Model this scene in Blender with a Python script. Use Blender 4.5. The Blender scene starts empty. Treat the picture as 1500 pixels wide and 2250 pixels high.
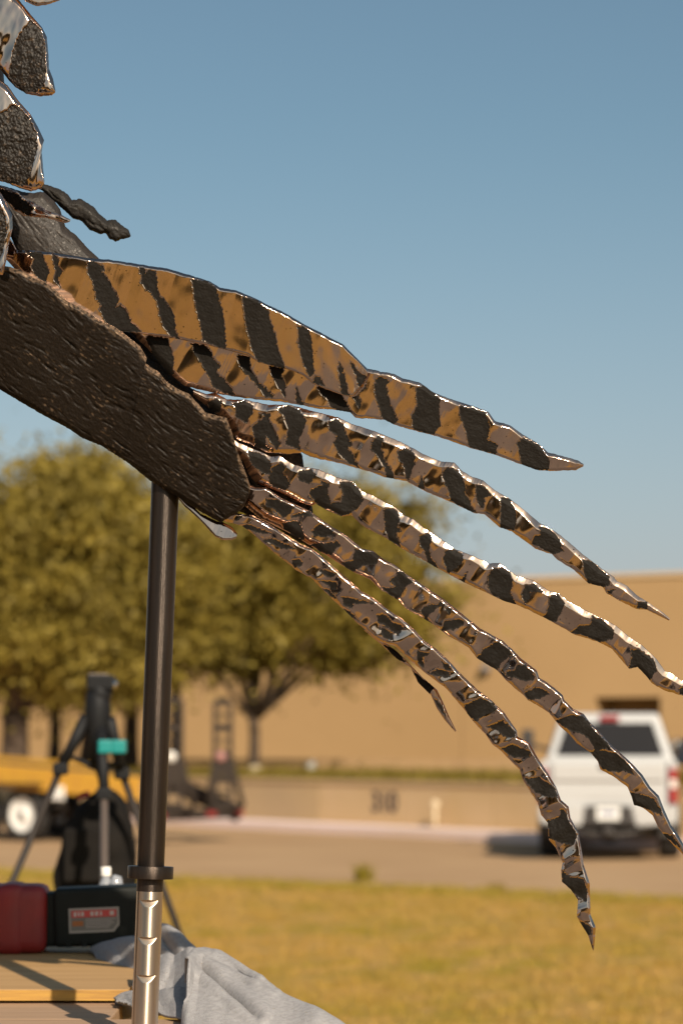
import bpy, bmesh, math, random
import numpy as np
from mathutils import Vector, Matrix
random.seed(7)
R = math.radians
scene = bpy.context.scene
COL = scene.collection

# ------------------------------------------------------------------ camera
FOCAL, SENSOR, W_PX, H_PX = 85.0, 24.0, 1500.0, 2250.0
KPX = FOCAL / SENSOR * W_PX            # pixels per unit tangent
CAM_Z, HORIZON = 1.67, 1640.0
PITCH = math.atan((HORIZON - H_PX / 2) / KPX)
cam_data = bpy.data.cameras.new('camera')
cam = bpy.data.objects.new('camera', cam_data)
COL.objects.link(cam)
cam.location = (0, 0, CAM_Z)
cam.rotation_euler = (R(90) + PITCH, 0, 0)
cam_data.sensor_fit = 'HORIZONTAL'
cam_data.sensor_width = SENSOR
cam_data.lens = FOCAL
cam_data.clip_end = 6000
cam_data.clip_start = 0.05
cam_data.dof.use_dof = True
cam_data.dof.focus_distance = 4.25
cam_data.dof.aperture_fstop = 3.9
cam_data.dof.aperture_blades = 0
scene.camera = cam

# ------------------------------------------------------------------ sky, sun, exposure
SUN_EL = R(33)
TO_SUN = Vector((0.335 * math.cos(SUN_EL), -0.942 * math.cos(SUN_EL), math.sin(SUN_EL)))
world = bpy.data.worlds.new('World')
scene.world = world
world.use_nodes = True
wn, wl = world.node_tree.nodes, world.node_tree.links
wn.clear()
sky = wn.new('ShaderNodeTexSky')
sky.sky_type = 'NISHITA'
sky.sun_disc = False
sky.sun_elevation = SUN_EL
sky.sun_rotation = math.atan2(TO_SUN.x, TO_SUN.y)
sky.air_density = 1.0
sky.dust_density = 1.5
sky.ozone_density = 1.0
tint = wn.new('ShaderNodeMix')
tint.data_type = 'RGBA'
tint.blend_type = 'MULTIPLY'
tint.inputs['Factor'].default_value = 1.0
tint.inputs['B'].default_value = (0.955, 1.055, 0.965, 1)
bg = wn.new('ShaderNodeBackground')
bg.inputs['Strength'].default_value = 0.068
wo = wn.new('ShaderNodeOutputWorld')
wl.new(sky.outputs[0], tint.inputs['A'])
# pale haze low in the sky, the same all round the horizon
tcw = wn.new('ShaderNodeTexCoord'); sxyz = wn.new('ShaderNodeSeparateXYZ')
wl.new(tcw.outputs['Generated'], sxyz.inputs[0])
mrw = wn.new('ShaderNodeMapRange'); mrw.inputs['From Min'].default_value = 0.0; mrw.inputs['From Max'].default_value = 0.26
mrw.inputs['To Min'].default_value = 1.0; mrw.inputs['To Max'].default_value = 0.0
wl.new(sxyz.outputs['Z'], mrw.inputs['Value'])
pw = wn.new('ShaderNodeMath'); pw.operation = 'POWER'; pw.inputs[1].default_value = 1.6
wl.new(mrw.outputs[0], pw.inputs[0])
ml = wn.new('ShaderNodeMath'); ml.operation = 'MULTIPLY'; ml.inputs[1].default_value = 0.62
wl.new(pw.outputs[0], ml.inputs[0])
hz_ = wn.new('ShaderNodeMix'); hz_.data_type = 'RGBA'; hz_.inputs['B'].default_value = (6.1, 5.15, 6.7, 1)
wl.new(ml.outputs[0], hz_.inputs['Factor']); wl.new(tint.outputs['Result'], hz_.inputs['A'])
wl.new(hz_.outputs['Result'], bg.inputs['Color'])
wl.new(bg.outputs[0], wo.inputs['Surface'])

sun_data = bpy.data.lights.new('sun', 'SUN')
sun_data.energy = 4.6
sun_data.angle = R(0.53)
sun_data.color = (1.0, 0.87, 0.70)
sun = bpy.data.objects.new('sun', sun_data)
COL.objects.link(sun)
sun.rotation_euler = TO_SUN.to_track_quat('Z', 'Y').to_euler()
sun.location = (10, -30, 40)

vs = scene.view_settings
vs.view_transform = 'Standard'
vs.look = 'None'
vs.exposure = 0.32
vs.gamma = 1.0
vs.use_curve_mapping = False
scene.render.engine = 'CYCLES'
scene.cycles.use_denoising = True
scene.cycles.max_bounces = 8
scene.cycles.sample_clamp_indirect = 8.0

# ------------------------------------------------------------------ small helpers
CP, SP = math.cos(PITCH), math.sin(PITCH)
def at(px, py, d):
    """photo pixel + distance in metres along the ground -> world point(s)"""
    px, py, d = np.asarray(px, float), np.asarray(py, float), np.asarray(d, float)
    a = (px - W_PX / 2) / KPX
    b = -(py - H_PX / 2) / KPX
    y = CP - SP * b
    z = SP + CP * b
    k = d / y
    return np.stack([a * k, y * k + 0 * a, z * k + CAM_Z + 0 * a], -1)
def pt(px, py, d):
    return Vector(at(px, py, d).tolist())

rng = np.random.default_rng(11)
_perm = np.concatenate([rng.permutation(256)] * 3)
_grad = rng.normal(size=(256, 3)); _grad /= np.linalg.norm(_grad, axis=1)[:, None]
def noise(x, y, z=0.0):
    x, y, z = np.broadcast_arrays(np.asarray(x, float), np.asarray(y, float), np.asarray(z, float))
    xi, yi, zi = np.floor(x).astype(int), np.floor(y).astype(int), np.floor(z).astype(int)
    fx, fy, fz = x - xi, y - yi, z - zi
    u, v, w = [f * f * f * (f * (f * 6 - 15) + 10) for f in (fx, fy, fz)]
    def g(i, j, k):
        h = _perm[_perm[_perm[(xi + i) & 255] + ((yi + j) & 255)] + ((zi + k) & 255)]
        gr = _grad[h]
        return gr[..., 0] * (fx - i) + gr[..., 1] * (fy - j) + gr[..., 2] * (fz - k)
    def l(a, b, t): return a + (b - a) * t
    return 1.6 * l(l(l(g(0,0,0), g(1,0,0), u), l(g(0,1,0), g(1,1,0), u), v),
                   l(l(g(0,0,1), g(1,0,1), u), l(g(0,1,1), g(1,1,1), u), v), w)

def resample(pts, n):
    p = np.asarray(pts, float)
    s = np.concatenate([[0], np.cumsum(np.linalg.norm(np.diff(p, axis=0), axis=1))])
    t = np.linspace(0, s[-1], n)
    return np.stack([np.interp(t, s, p[:, k]) for k in range(p.shape[1])], -1)

def inpoly(x, y, poly):
    c = np.zeros(x.shape, bool)
    n = len(poly)
    for i in range(n):
        x1, y1 = poly[i]; x2, y2 = poly[i - 1]
        if y1 == y2: continue
        m = (y1 > y) != (y2 > y)
        c ^= m & (x < (x2 - x1) * (y - y1) / (y2 - y1) + x1)
    return c

def tag(o, label=None, cat=None, group=None, kind=None):
    if label: o['label'] = label
    if cat: o['category'] = cat
    if group: o['group'] = group
    if kind: o['kind'] = kind
    return o
def empty(name, loc=(0, 0, 0), rz=0.0):
    o = bpy.data.objects.new(name, None)
    o.empty_display_size = 0.2
    COL.objects.link(o)
    o.location = loc
    o.rotation_euler.z = rz
    return o
def mesh_np(name, verts, faces, mat, parent=None, smooth=True):
    """faces: (n,k) array or list of lists"""
    me = bpy.data.meshes.new(name)
    verts = np.asarray(verts, float).reshape(-1, 3)
    if isinstance(faces, np.ndarray):
        n, k = faces.shape
        me.vertices.add(len(verts)); me.vertices.foreach_set('co', verts.ravel())
        me.loops.add(n * k); me.loops.foreach_set('vertex_index', faces.ravel().astype(np.int32))
        me.polygons.add(n)
        me.polygons.foreach_set('loop_start', np.arange(0, n * k, k, dtype=np.int32))
        me.update(calc_edges=True); me.validate()
    else:
        me.from_pydata(verts.tolist(), [], faces)
        me.update()
    if smooth:
        me.polygons.foreach_set('use_smooth', np.ones(len(me.polygons), bool))
    me.materials.append(mat)
    o = bpy.data.objects.new(name, me)
    COL.objects.link(o)
    if parent: o.parent = parent
    return o
def bm_obj(name, bm, mat, parent=None, smooth=False):
    me = bpy.data.meshes.new(name)
    bmesh.ops.recalc_face_normals(bm, faces=bm.faces)
    bm.to_mesh(me); bm.free()
    if smooth:
        me.polygons.foreach_set('use_smooth', np.ones(len(me.polygons), bool))
    me.materials.append(mat)
    o = bpy.data.objects.new(name, me)
    COL.objects.link(o)
    if parent: o.parent = parent
    return o
def add_box(bm, c, s, top=(1, 1), bevel=0.0, rot=None, seg=2):
    """box centred at c with size s; top = scale of the upper face in x and y"""
    vs_ = []
    for z in (-.5, .5):
        k = top if z > 0 else (1, 1)
        for x, y in ((-.5, -.5), (.5, -.5), (.5, .5), (-.5, .5)):
            p = Vector((x * s[0] * k[0], y * s[1] * k[1], z * s[2]))
            if rot is not None: p = rot @ p
            vs_.append(bm.verts.new(p + Vector(c)))
    f = [(0, 3, 2, 1), (4, 5, 6, 7), (0, 1, 5, 4), (1, 2, 6, 5), (2, 3, 7, 6), (3, 0, 4, 7)]
    fs = [bm.faces.new([vs_[i] for i in q]) for q in f]
    if bevel > 0:
        es = list({e for q in fs for e in q.edges})
        bmesh.ops.bevel(bm, geom=es, offset=bevel, segments=seg, affect='EDGES', profile=0.6)
def box(name, c, s, mat, parent=None, bevel=0.0, top=(1, 1), rot=None, smooth=False, seg=2):
    bm = bmesh.new(); add_box(bm, c, s, top, bevel, rot, seg)
    return bm_obj(name, bm, mat, parent, smooth)
def add_tube(bm, pts, radii, n=10, cap=True):
    pts = [Vector(p) for p in pts]
    rings = []
    up = Vector((0, 0, 1))
    for i, p in enumerate(pts):
        t = (pts[min(i + 1, len(pts) - 1)] - pts[max(i - 1, 0)]).normalized()
        a = t.cross(up if abs(t.z) < .95 else Vector((1, 0, 0))).normalized()
        b = t.cross(a)
        r = radii[i] if isinstance(radii, (list, tuple)) else radii
        rings.append([bm.verts.new(p + (a * math.cos(2 * math.pi * k / n) + b * math.sin(2 * math.pi * k / n)) * r) for k in range(n)])
    for i in range(len(rings) - 1):
        for k in range(n):
            bm.faces.new((rings[i][k], rings[i][(k + 1) % n], rings[i + 1][(k + 1) % n], rings[i + 1][k]))
    if cap:
        bm.faces.new(rings[0][::-1]); bm.faces.new(rings[-1])
def tube(name, pts, radii, mat, parent=None, n=10):
    bm = bmesh.new(); add_tube(bm, pts, radii, n)
    return bm_obj(name, bm, mat, parent, True)
def add_lathe(bm, prof, axis_o, axis_d, n=24):
    """prof: list of (radius, distance along axis)"""
    d = Vector(axis_d).normalized(); o = Vector(axis_o)
    a = d.cross(Vector((0, 0, 1)) if abs(d.z) < .9 else Vector((1, 0, 0))).normalized(); b = d.cross(a)
    rings = []
    for r, h in prof:
        if r < 1e-6: rings.append([bm.verts.new(o + d * h)])
        else: rings.append([bm.verts.new(o + d * h + (a * math.cos(2 * math.pi * k / n) + b * math.sin(2 * math.pi * k / n)) * r) for k in range(n)])
    for p, q in zip(rings[:-1], rings[1:]):
        for k in range(n):
            k2 = (k + 1) % n
            if len(p) == 1 and len(q) == 1: continue
            if len(p) == 1: bm.faces.new((p[0], q[k2], q[k]))
            elif len(q) == 1: bm.faces.new((p[k], p[k2], q[0]))
            else: bm.faces.new((p[k], p[k2], q[k2], q[k]))
def lathe(name, prof, o, d, mat, parent=None, n=24, smooth=True):
    bm = bmesh.new(); add_lathe(bm, prof, o, d, n)
    return bm_obj(name, bm, mat, parent, smooth)
def copy_tree(o, parent=None):
    c = o.copy(); COL.objects.link(c); c.parent = parent
    for ch in list(o.children): copy_tree(ch, c)
    return c

# ------------------------------------------------------------------ materials
def material(name, col, rough=0.6, metal=0.0, col2=None, scale=8.0, detail=4.0, bump=0.0, bump_scale=None,
             spec=0.5, stretch=(1, 1, 1), lo=0.35, hi=0.65, coat=0.0, rough2=None, world_space=False):
    m = bpy.data.materials.new(name)
    m.use_nodes = True
    nt = m.node_tree; n = nt.nodes; L = nt.links
    p = n['Principled BSDF']
    p.inputs['Base Color'].default_value = (*col, 1)
    p.inputs['Roughness'].default_value = rough
    p.inputs['Metallic'].default_value = metal
    p.inputs['Specular IOR Level'].default_value = spec
    p.inputs['Coat Weight'].default_value = coat
    if col2 is not None or bump > 0:
        if world_space:
            src = n.new('ShaderNodeNewGeometry').outputs['Position']
        else:
            src = n.new('ShaderNodeTexCoord').outputs['Object']
        mp = n.new('ShaderNodeMapping'); mp.inputs['Scale'].default_value = stretch
        L.new(src, mp.inputs['Vector'])
    if col2 is not None:
        t = n.new('ShaderNodeTexNoise'); t.inputs['Scale'].default_value = scale; t.inputs['Detail'].default_value = detail
        r = n.new('ShaderNodeMapRange'); r.inputs['From Min'].default_value = lo; r.inputs['From Max'].default_value = hi
        mx = n.new('ShaderNodeMix'); mx.data_type = 'RGBA'
        mx.inputs['A'].default_value = (*col, 1); mx.inputs['B'].default_value = (*col2, 1)
        L.new(mp.outputs[0], t.inputs['Vector']); L.new(t.outputs['Fac'], r.inputs['Value'])
        L.new(r.outputs[0], mx.inputs['Factor']); L.new(mx.outputs['Result'], p.inputs['Base Color'])
        if rough2 is not None:
            r2 = n.new('ShaderNodeMapRange'); r2.inputs['From Min'].default_value = lo; r2.inputs['From Max'].default_value = hi
            r2.inputs['To Min'].default_value = rough; r2.inputs['To Max'].default_value = rough2
            L.new(t.outputs['Fac'], r2.inputs['Value']); L.new(r2.outputs[0], p.inputs['Roughness'])
    if bump > 0:
        t2 = n.new('ShaderNodeTexNoise'); t2.inputs['Scale'].default_value = bump_scale or scale * 4; t2.inputs['Detail'].default_value = 5
        b = n.new('ShaderNodeBump'); b.inputs['Strength'].default_value = bump; b.inputs['Distance'].default_value = 0.01
        L.new(mp.outputs[0], t2.inputs['Vector']); L.new(t2.outputs['Fac'], b.inputs['Height']); L.new(b.outputs[0], p.inputs['Normal'])
    return m

M = {}
def three_tone(name, cols, scales, rough=0.9, bump=0.0, bscale=200):
    """ground cover: three colours mixed by two noises of different size"""
    m = bpy.data.materials.new(name); m.use_nodes = True
    nt = m.node_tree; n = nt.nodes; L = nt.links; p = n['Principled BSDF']
    p.inputs['Roughness'].default_value = rough; p.inputs['Specular IOR Level'].default_value = 0.15
    g = n.new('ShaderNodeNewGeometry')
    prev = None
    for i, (c, s) in enumerate(zip(cols[1:], scales)):
        t = n.new('ShaderNodeTexNoise'); t.inputs['Scale'].default_value = s; t.inputs['Detail'].default_value = 5
        L.new(g.outputs['Position'], t.inputs['Vector'])
        r = n.new('ShaderNodeMapRange'); r.inputs['From Min'].default_value = .42; r.inputs['From Max'].default_value = .62
        L.new(t.outputs['Fac'], r.inputs['Value'])
        mx = n.new('ShaderNodeMix'); mx.data_type = 'RGBA'
        mx.inputs['B'].default_value = (*c, 1)
        if prev is None: mx.inputs['A'].default_value = (*cols[0], 1)
        else: L.new(prev, mx.inputs['A'])
        L.new(r.outputs[0], mx.inputs['Factor']); prev = mx.outputs['Result']
    L.new(prev, p.inputs['Base Color'])
    if bump:
        t2 = n.new('ShaderNodeTexNoise'); t2.inputs['Scale'].default_value = bscale
        b = n.new('ShaderNodeBump'); b.inputs['Strength'].default_value = bump; b.inputs['Distance'].default_value = .02
        L.new(g.outputs['Position'], t2.inputs['Vector']); L.new(t2.outputs['Fac'], b.inputs['Height']); L.new(b.outputs[0], p.inputs['Normal'])
    return m
M['lawn'] = three_tone('dry_lawn', [(.40, .242, .050), (.31, .222, .030), (.445, .27, .080)], [.42, 2.3], bump=.5)
M['terrace'] = three_tone('terrace_grass', [(.16, .115, .02), (.22, .15, .03), (.13, .10, .02)], [.8, 4.0])
M['road'] = material('asphalt', (.44, .285, .155), .9, col2=(.39, .245, .130), scale=.5, spec=.2, world_space=True)
M['concrete'] = material('kerb_concrete', (.62, .47, .40), .85, col2=(.70, .54, .48), scale=.7, spec=.2, world_space=True)
M['kerb'] = material('pale_painted_kerb', (.80, .64, .60), .8, col2=(.74, .58, .50), scale=.35, spec=.2, world_space=True)
M['pad'] = material('pad_concrete', (.112, .099, .092), .85, col2=(.16, .142, .130), scale=1.2, spec=.2, world_space=True)
M['retaining'] = material('retaining_concrete', (.52, .37, .20), .9, col2=(.46, .33, .19), scale=.45, spec=.2, world_space=True)
M['retaining_light'] = material('retaining_pale_concrete', (.62, .44, .25), .9, col2=(.56, .39, .20), scale=.6, spec=.2, world_space=True)
M['stucco'] = material('tan_stucco', (.405, .256, .124), .9, col2=(.370, .232, .110), scale=.22, spec=.2, world_space=True, bump=.15, bump_scale=30)
M['coping'] = material('coping_metal', (.55, .38, .22), .6)
M['door_paint'] = material('brown_door_paint', (.30, .19, .10), .6)
M['bark'] = material('tree_bark', (.085, .055, .035), .9, col2=(.05, .033, .022), scale=9, bump=.5)
def leaf_mat(name, c1, c2):
    m = material(name, c1, .6, col2=c2, scale=.9, detail=3, spec=.25, world_space=True)
    n = m.node_tree.nodes; L = m.node_tree.links
    tr = n.new('ShaderNodeBsdfTranslucent'); mx = n.new('ShaderNodeMixShader'); mx.inputs[0].default_value = .3
    p = n['Principled BSDF']; src = p.inputs['Base Color'].links[0].from_socket
    L.new(src, tr.inputs['Color']); L.new(p.outputs[0], mx.inputs[1]); L.new(tr.outputs[0], mx.inputs[2])
    L.new(mx.outputs[0], n['Material Output'].inputs['Surface'])
    return m
M['leaf'] = leaf_mat('oak_leaf', (.33, .245, .042), (.20, .152, .030))
M['leaf_dark'] = leaf_mat('dark_oak_leaf', (.21, .152, .030), (.13, .096, .02))
M['leaf_weed'] = leaf_mat('weed_leaf', (.26, .20, .02), (.2, .16, .02))

# ------------------------------------------------------------------ the setting: ground, road, terrace
def sheet(name, poly, z, mat):
    o = mesh_np(name, [(x, y, z) for x, y in poly], [list(range(len(poly)))], mat, smooth=False)
    return tag(o, kind='structure')
sheet('ground', [(-2500, -2500), (2500, -2500), (2500, 2500), (-2500, 2500)], 0.0, M['lawn'])
WALL_P, WALL_D = Vector((-.45, 49.3, 0)), Vector((-.585, .811, 0))      # line of the retaining wall, towards the far left
WALL_N = Vector((.811, .585, 0))                                        # behind the wall
def wl_pt(t, off=0.0): return WALL_P + WALL_D * t + WALL_N * off
EDGE_A, EDGE_B = Vector((-2.16, 31.0, 0)), Vector((2.09, 27.9, 0))      # near edge of the road
ED = (EDGE_A - EDGE_B).normalized()
def ed_pt(t, off=0.0): return EDGE_B + ED * t + Vector((ED.y, -ED.x, 0)) * -off
a, b = ed_pt(-60), ed_pt(60)
c_, d_ = wl_pt(60, -.9), wl_pt(-45, -.9)
sheet('road', [(a.x, a.y), (d_.x, d_.y), (c_.x, c_.y), (b.x, b.y)], .004, M['road'])
# gutter strip along the lawn
g = [ed_pt(-60, -.45), ed_pt(-60, .35), ed_pt(60, .15), ed_pt(60, -.05)]
sheet('gutter', [(p.x, p.y) for p in (ed_pt(-60, -.75), ed_pt(-60, .3), ed_pt(2.5, .04), ed_pt(2.5, -.02))], .008, M['concrete'])
# pavement with its kerb in front of the retaining wall
def prism(name, poly, z0, z1, mat, parent=None):
    n = len(poly)
    v = [(x, y, z0) for x, y in poly] + [(x, y, z1) for x, y in poly]
    f = [list(range(n))[::-1], list(range(n, 2 * n))] + [[i, (i + 1) % n, n + (i + 1) % n, n + i] for i in range(n)]
    return mesh_np(name, v, f, mat, parent, smooth=False)
p4 = [wl_pt(60, -1.35), wl_pt(-45, -1.35), wl_pt(-45, -.03), wl_pt(60, -.03)]
tag(prism('pavement', [(p.x, p.y) for p in p4], -.02, .15, M['kerb']), kind='structure')
TER = 0.95
t4 = [wl_pt(-45, .12), wl_pt(150, .12), wl_pt(150, 260), wl_pt(-45, 260)]
tag(prism('terrace', [(p.x, p.y) for p in t4], -.05, TER, M['terrace']), kind='structure')
# concrete pad round the photographer
sheet('concrete_pad', [(-9, -9.2), (9, -9.2), (9, 2.2), (-9, 2.2)], .006, M['pad'])

# retaining wall of cast blocks, coping on top
rw = tag(empty('retaining_wall', wl_pt(0)), 'low tan concrete retaining wall along the far pavement, below the picket fence', 'wall')
def wall_block(t0, t1, mat, z1=TER - .02):
    ps = [wl_pt(t0 + .012, -.02) - rw.location, wl_pt(t1 - .012, -.02) - rw.location, wl_pt(t1 - .012, .14) - rw.location, wl_pt(t0 + .012, .14) - rw.location]
    return prism('wall_block', [(p.x, p.y) for p in ps], 0.0, z1, mat, rw)
t = -42.0
while t < 56:
    wall_block(t, t + 2.8, M['retaining_light'] if t < -2.5 else M['retaining'])
    t += 2.8
ps = [wl_pt(-42, -.05) - rw.location, wl_pt(56, -.05) - rw.location, wl_pt(56, .17) - rw.location, wl_pt(-42, .17) - rw.location]
prism('coping', [(p.x, p.y) for p in ps], TER - .02, TER + .05, M['retaining'], rw)
# house number painted on the wall
M['number_paint'] = material('dark_number_paint', (.07, .05, .045), .7)
cu = bpy.data.curves.new('number', 'FONT'); cu.body = '310'; cu.size = .56; cu.extrude = .004; cu.align_x = 'CENTER'
cu.offset = .014
tmp = bpy.data.objects.new('number', cu); COL.objects.link(tmp)
dg = bpy.context.evaluated_depsgraph_get()
me = bpy.data.meshes.new_from_object(tmp.evaluated_get(dg)); bpy.data.objects.remove(tmp)
me.materials.clear(); me.materials.append(M['number_paint'])
num = bpy.data.objects.new('painted_number', me); COL.objects.link(num)
num.parent = rw
# place where the ray at pixel x = 846 meets the wall
def wall_t(px):
    k = (px - 750) / KPX
    return (k * WALL_P.y - WALL_P.x) / (WALL_D.x - k * WALL_D.y)
q = wl_pt(wall_t(846), -.03) - rw.location
num.location = (q.x, q.y, .40)
num.rotation_euler = (R(90), 0, math.atan2(-WALL_D.y, -WALL_D.x))

# low ground cover along the terrace edge (uncountable)
def tufts(name, centres, h, spread, blades, width, mat):
    c = np.asarray(centres, float)
    n = len(c) * blades
    base = np.repeat(c, blades, 0) + np.column_stack([rng.normal(0, spread, n), rng.normal(0, spread, n), np.zeros(n)])
    ang = rng.uniform(0, 2 * math.pi, n)
    hh = h * rng.uniform(.5, 1.2, n)
    dx = np.column_stack([np.cos(ang), np.sin(ang), np.zeros(n)]) * width
    lean = np.column_stack([rng.normal(0, .35, n) * hh, rng.normal(0, .35, n) * hh, hh])
    v = np.stack([base - dx, base + dx, base + lean], 1)
    return mesh_np(name, v.reshape(-1, 3), np.arange(n * 3).reshape(n, 3), mat, smooth=False)
cs = []
for i in range(1500):
    p = wl_pt(random.uniform(-40, 40), random.uniform(.4, 7)); cs.append((p.x, p.y, TER))
tag(tufts('ground_cover', cs, .26, .12, 12, .03, M['terrace']), 'low olive ground cover growing on top of the retaining wall', 'ground cover', kind='stuff')
cs = []
for i in range(9000):
    y = random.uniform(11, 30.5); x = random.uniform(-.3, .3) * y * .9
    p = Vector((x, y, 0)) - EDGE_B
    if (Vector((x, y, 0)) - ed_pt(0)).dot(Vector((-ED.y, ED.x, 0))) * (1 if ED.y > 0 else 1) and y < 31 - (x + 2.16) * .73:
        cs.append((x, y, 0))
tag(tufts('lawn_grass', cs, .05, .07, 7, .006, M['lawn']), 'short dry yellow grass of the lawn beside the road', 'grass', kind='stuff')
M['edge_grass'] = three_tone('greener_edge_grass', [(.27, .20, .030), (.22, .175, .022), (.33, .23, .05)], [1.2, 5.0])
cs = []
for i in range(1300):
    p = ed_pt(random.uniform(-7, 9), random.choice((-1, -1, -.5)) * 0) ; f_ = abs(random.gauss(0, .55))
    cs.append((p.x - .35 * f_, p.y - f_ * 1.2 + random.uniform(-.05, .12), 0))
tag(tufts('edge_grass', cs, .075, .06, 9, .008, M['edge_grass']), 'slightly greener, taller grass along the road edge of the lawn', 'grass', kind='stuff')
wd = pt(797, 1945, 30.2); wd.z = 0
o = tufts('weed', [(0, 0, 0)] * 6, .22, .05, 14, .02, M['leaf_weed']); o.location = wd
tag(o, 'small yellow-green weed standing at the road edge of the lawn', 'weed')
wd = pt(1090, 1960, 28.4); wd.z = 0
o = tufts('weed', [(0, 0, 0)] * 3, .10, .05, 12, .015, M['terrace']); o.location = wd
tag(o, 'tiny brownish weed at the lawn edge left of the white pickup', 'weed')

# ------------------------------------------------------------------ building behind
BD = Vector((-.893, .449, 0)).normalized(); BN = Vector((.449, .893, 0)).normalized()   # along the wall to the left; into the building
B0 = Vector((6.92, 75, 0))
bld = tag(empty('flat_roofed_building', (B0.x, B0.y, TER)), 'long plain tan building with a flat roof behind the trees', 'building')
def bl(t, off, z): 
    p = BD * t + BN * off
    return (p.x, p.y, z)
BH = 6.82 - TER
def panel(t0, t1, z0, z1, name='wall_panel', off=0.0, th=.3, mat=None):
    v = [bl(t0, off, z0), bl(t1, off, z0), bl(t1, off + th, z0), bl(t0, off + th, z0), bl(t0, off, z1), bl(t1, off, z1), bl(t1, off + th, z1), bl(t0, off + th, z1)]
    f = [[0, 3, 2, 1], [4, 5, 6, 7], [0, 1, 5, 4], [1, 2, 6, 5], [2, 3, 7, 6], [3, 0, 4, 7]]
    bm = bmesh.new(); vv = [bm.verts.new(p) for p in v]
    for q in f: bm.faces.new([vv[i] for i in q])
    return bm_obj(name, bm, mat or M['stucco'], bld)
def b_t(px):
    k = (px - 750) / KPX
    return (k * B0.y - B0.x) / (BD.x - k * BD.y)
tl, tr_ = b_t(1448), b_t(1306)                  # doorway, right and left jamb
DZ = pt(0, 1533, 74.5).z - TER
xs = [-34.5]
while xs[-1] < 60: xs.append(xs[-1] + 7.6)
G = .012
for x0, x1 in zip(xs[:-1], xs[1:]):
    if x1 <= tl or x0 >= tr_: panel(x0 + G, x1 - G, 0, BH)
    else:
        panel(x0 + G, tl, 0, BH); panel(tr_, x1 - G, 0, BH); panel(tl, tr_, DZ, BH)
panel(-34.5, xs[-1], BH, BH + .13, 'roof_coping', -.06, .5, M['coping'])
panel(-34.5, xs[-1], BH - .6, BH - .3, 'roof', .35, 30)
# recessed doorway: reveals, ceiling, door
panel(tl - .2, tl, 0, DZ, 'door_reveal', .301, 1.3); panel(tr_, tr_ + .2, 0, DZ, 'door_reveal', .301, 1.3)
panel(tl - .2, tr_ + .2, DZ, DZ + .2, 'doorway_ceiling', .302, 1.3)
dr = panel(tl + .03, tr_ - .03, 0, DZ, 'door', 1.3, .08, M['door_paint'])
M['lamp_dark'] = material('dark_lamp_metal', (.09, .07, .06), .5)
tw = b_t(1070); zz = pt(0, 1470, 77).z
wlp = empty('wall_lamp', Vector((B0.x, B0.y, 0)) + BD * tw + Vector((0, 0, zz)))
tag(wlp, 'small dark lamp fixed high on the tan building wall', 'wall lamp')
box('lamp_housing', (-BN * .16), (.34, .3, .22), M['lamp_dark'], wlp, .03, top=(.6, .6))
box('bracket', (-BN * .02 + Vector((0, 0, .08))), (.14, .1, .2), M['lamp_dark'], wlp, .01)

# low picket fence on the terrace
M['picket'] = material('tan_picket_paint', (.40, .26, .13), .8, col2=(.34, .21, .11), scale=3, world_space=True)
fa, fb = pt(398, 1690, 66.5), pt(1175, 1696, 58.5)
fen = tag(empty('picket_fence', (fa.x, fa.y, TER)), 'very low tan picket fence running in front of the building', 'fence')
fv = Vector((fb.x - fa.x, fb.y - fa.y, 0)); nL = int(fv.length / .155)
bm = bmesh.new(); add_box(bm, (0, 0, .2), (.06, .03, .40)); 
for v in bm.verts:
    pass
p0 = bm_obj('picket', bm, M['picket'], fen)
for i in range(1, nL + 1):
    c = p0.copy(); COL.objects.link(c); c.parent = fen; c.location = fv * (i / nL)
rot = Matrix.Rotation(math.atan2(fv.y, fv.x), 3, 'Z')
for z in (.12, .33):
    box('rail', fv / 2 + Vector((.0, .03, z)), (fv.length, .025, .05), M['picket'], fen, rot=rot)

# white ball lamp, white hydrant-like pipes and stump by the tree
M['white'] = material('white_paint', (.78, .74, .68), .5)
M['cream'] = material('cream_stone', (.62, .50, .33), .8)
gp = pt(683, 1690, 63); gp.z = TER
gl = tag(empty('globe_lamp', gp), 'small white globe lamp standing behind the ground cover', 'lamp')
lathe('globe', [(0, .36), (.10, .32), (.15, .22), (.10, .12), (.05, .09), (0, .08)], (0, 0, 0), (0, 0, 1), M['white'], gl, 16)
tube('post', [(0, 0, 0), (0, 0, .1)], .05, M['cream'], gl)
q = wl_pt(wall_t(977), -.25); 
vp = tag(empty('vent_pipe', (q.x, q.y, .14)), 'white capped pipe standing against the retaining wall', 'pipe')
tube('pipe', [(0, 0, 0), (0, 0, .36)], .04, M['cream'], vp)
lathe('cap', [(0, .52), (.06, .51), (.08, .46), (.08, .40), (.04, .35)], (0, 0, 0), (0, 0, 1), M['cream'], vp, 16)
gp = pt(561, 1702, 57); gp.z = TER
tag(lathe('stone_marker', [(.0, .28), (.12, .26), (.16, .15), (.17, 0)], gp, (0, 0, 1), M['cream'], None, 12), 'pale rounded stone at the foot of the forked tree', 'stone')

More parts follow.
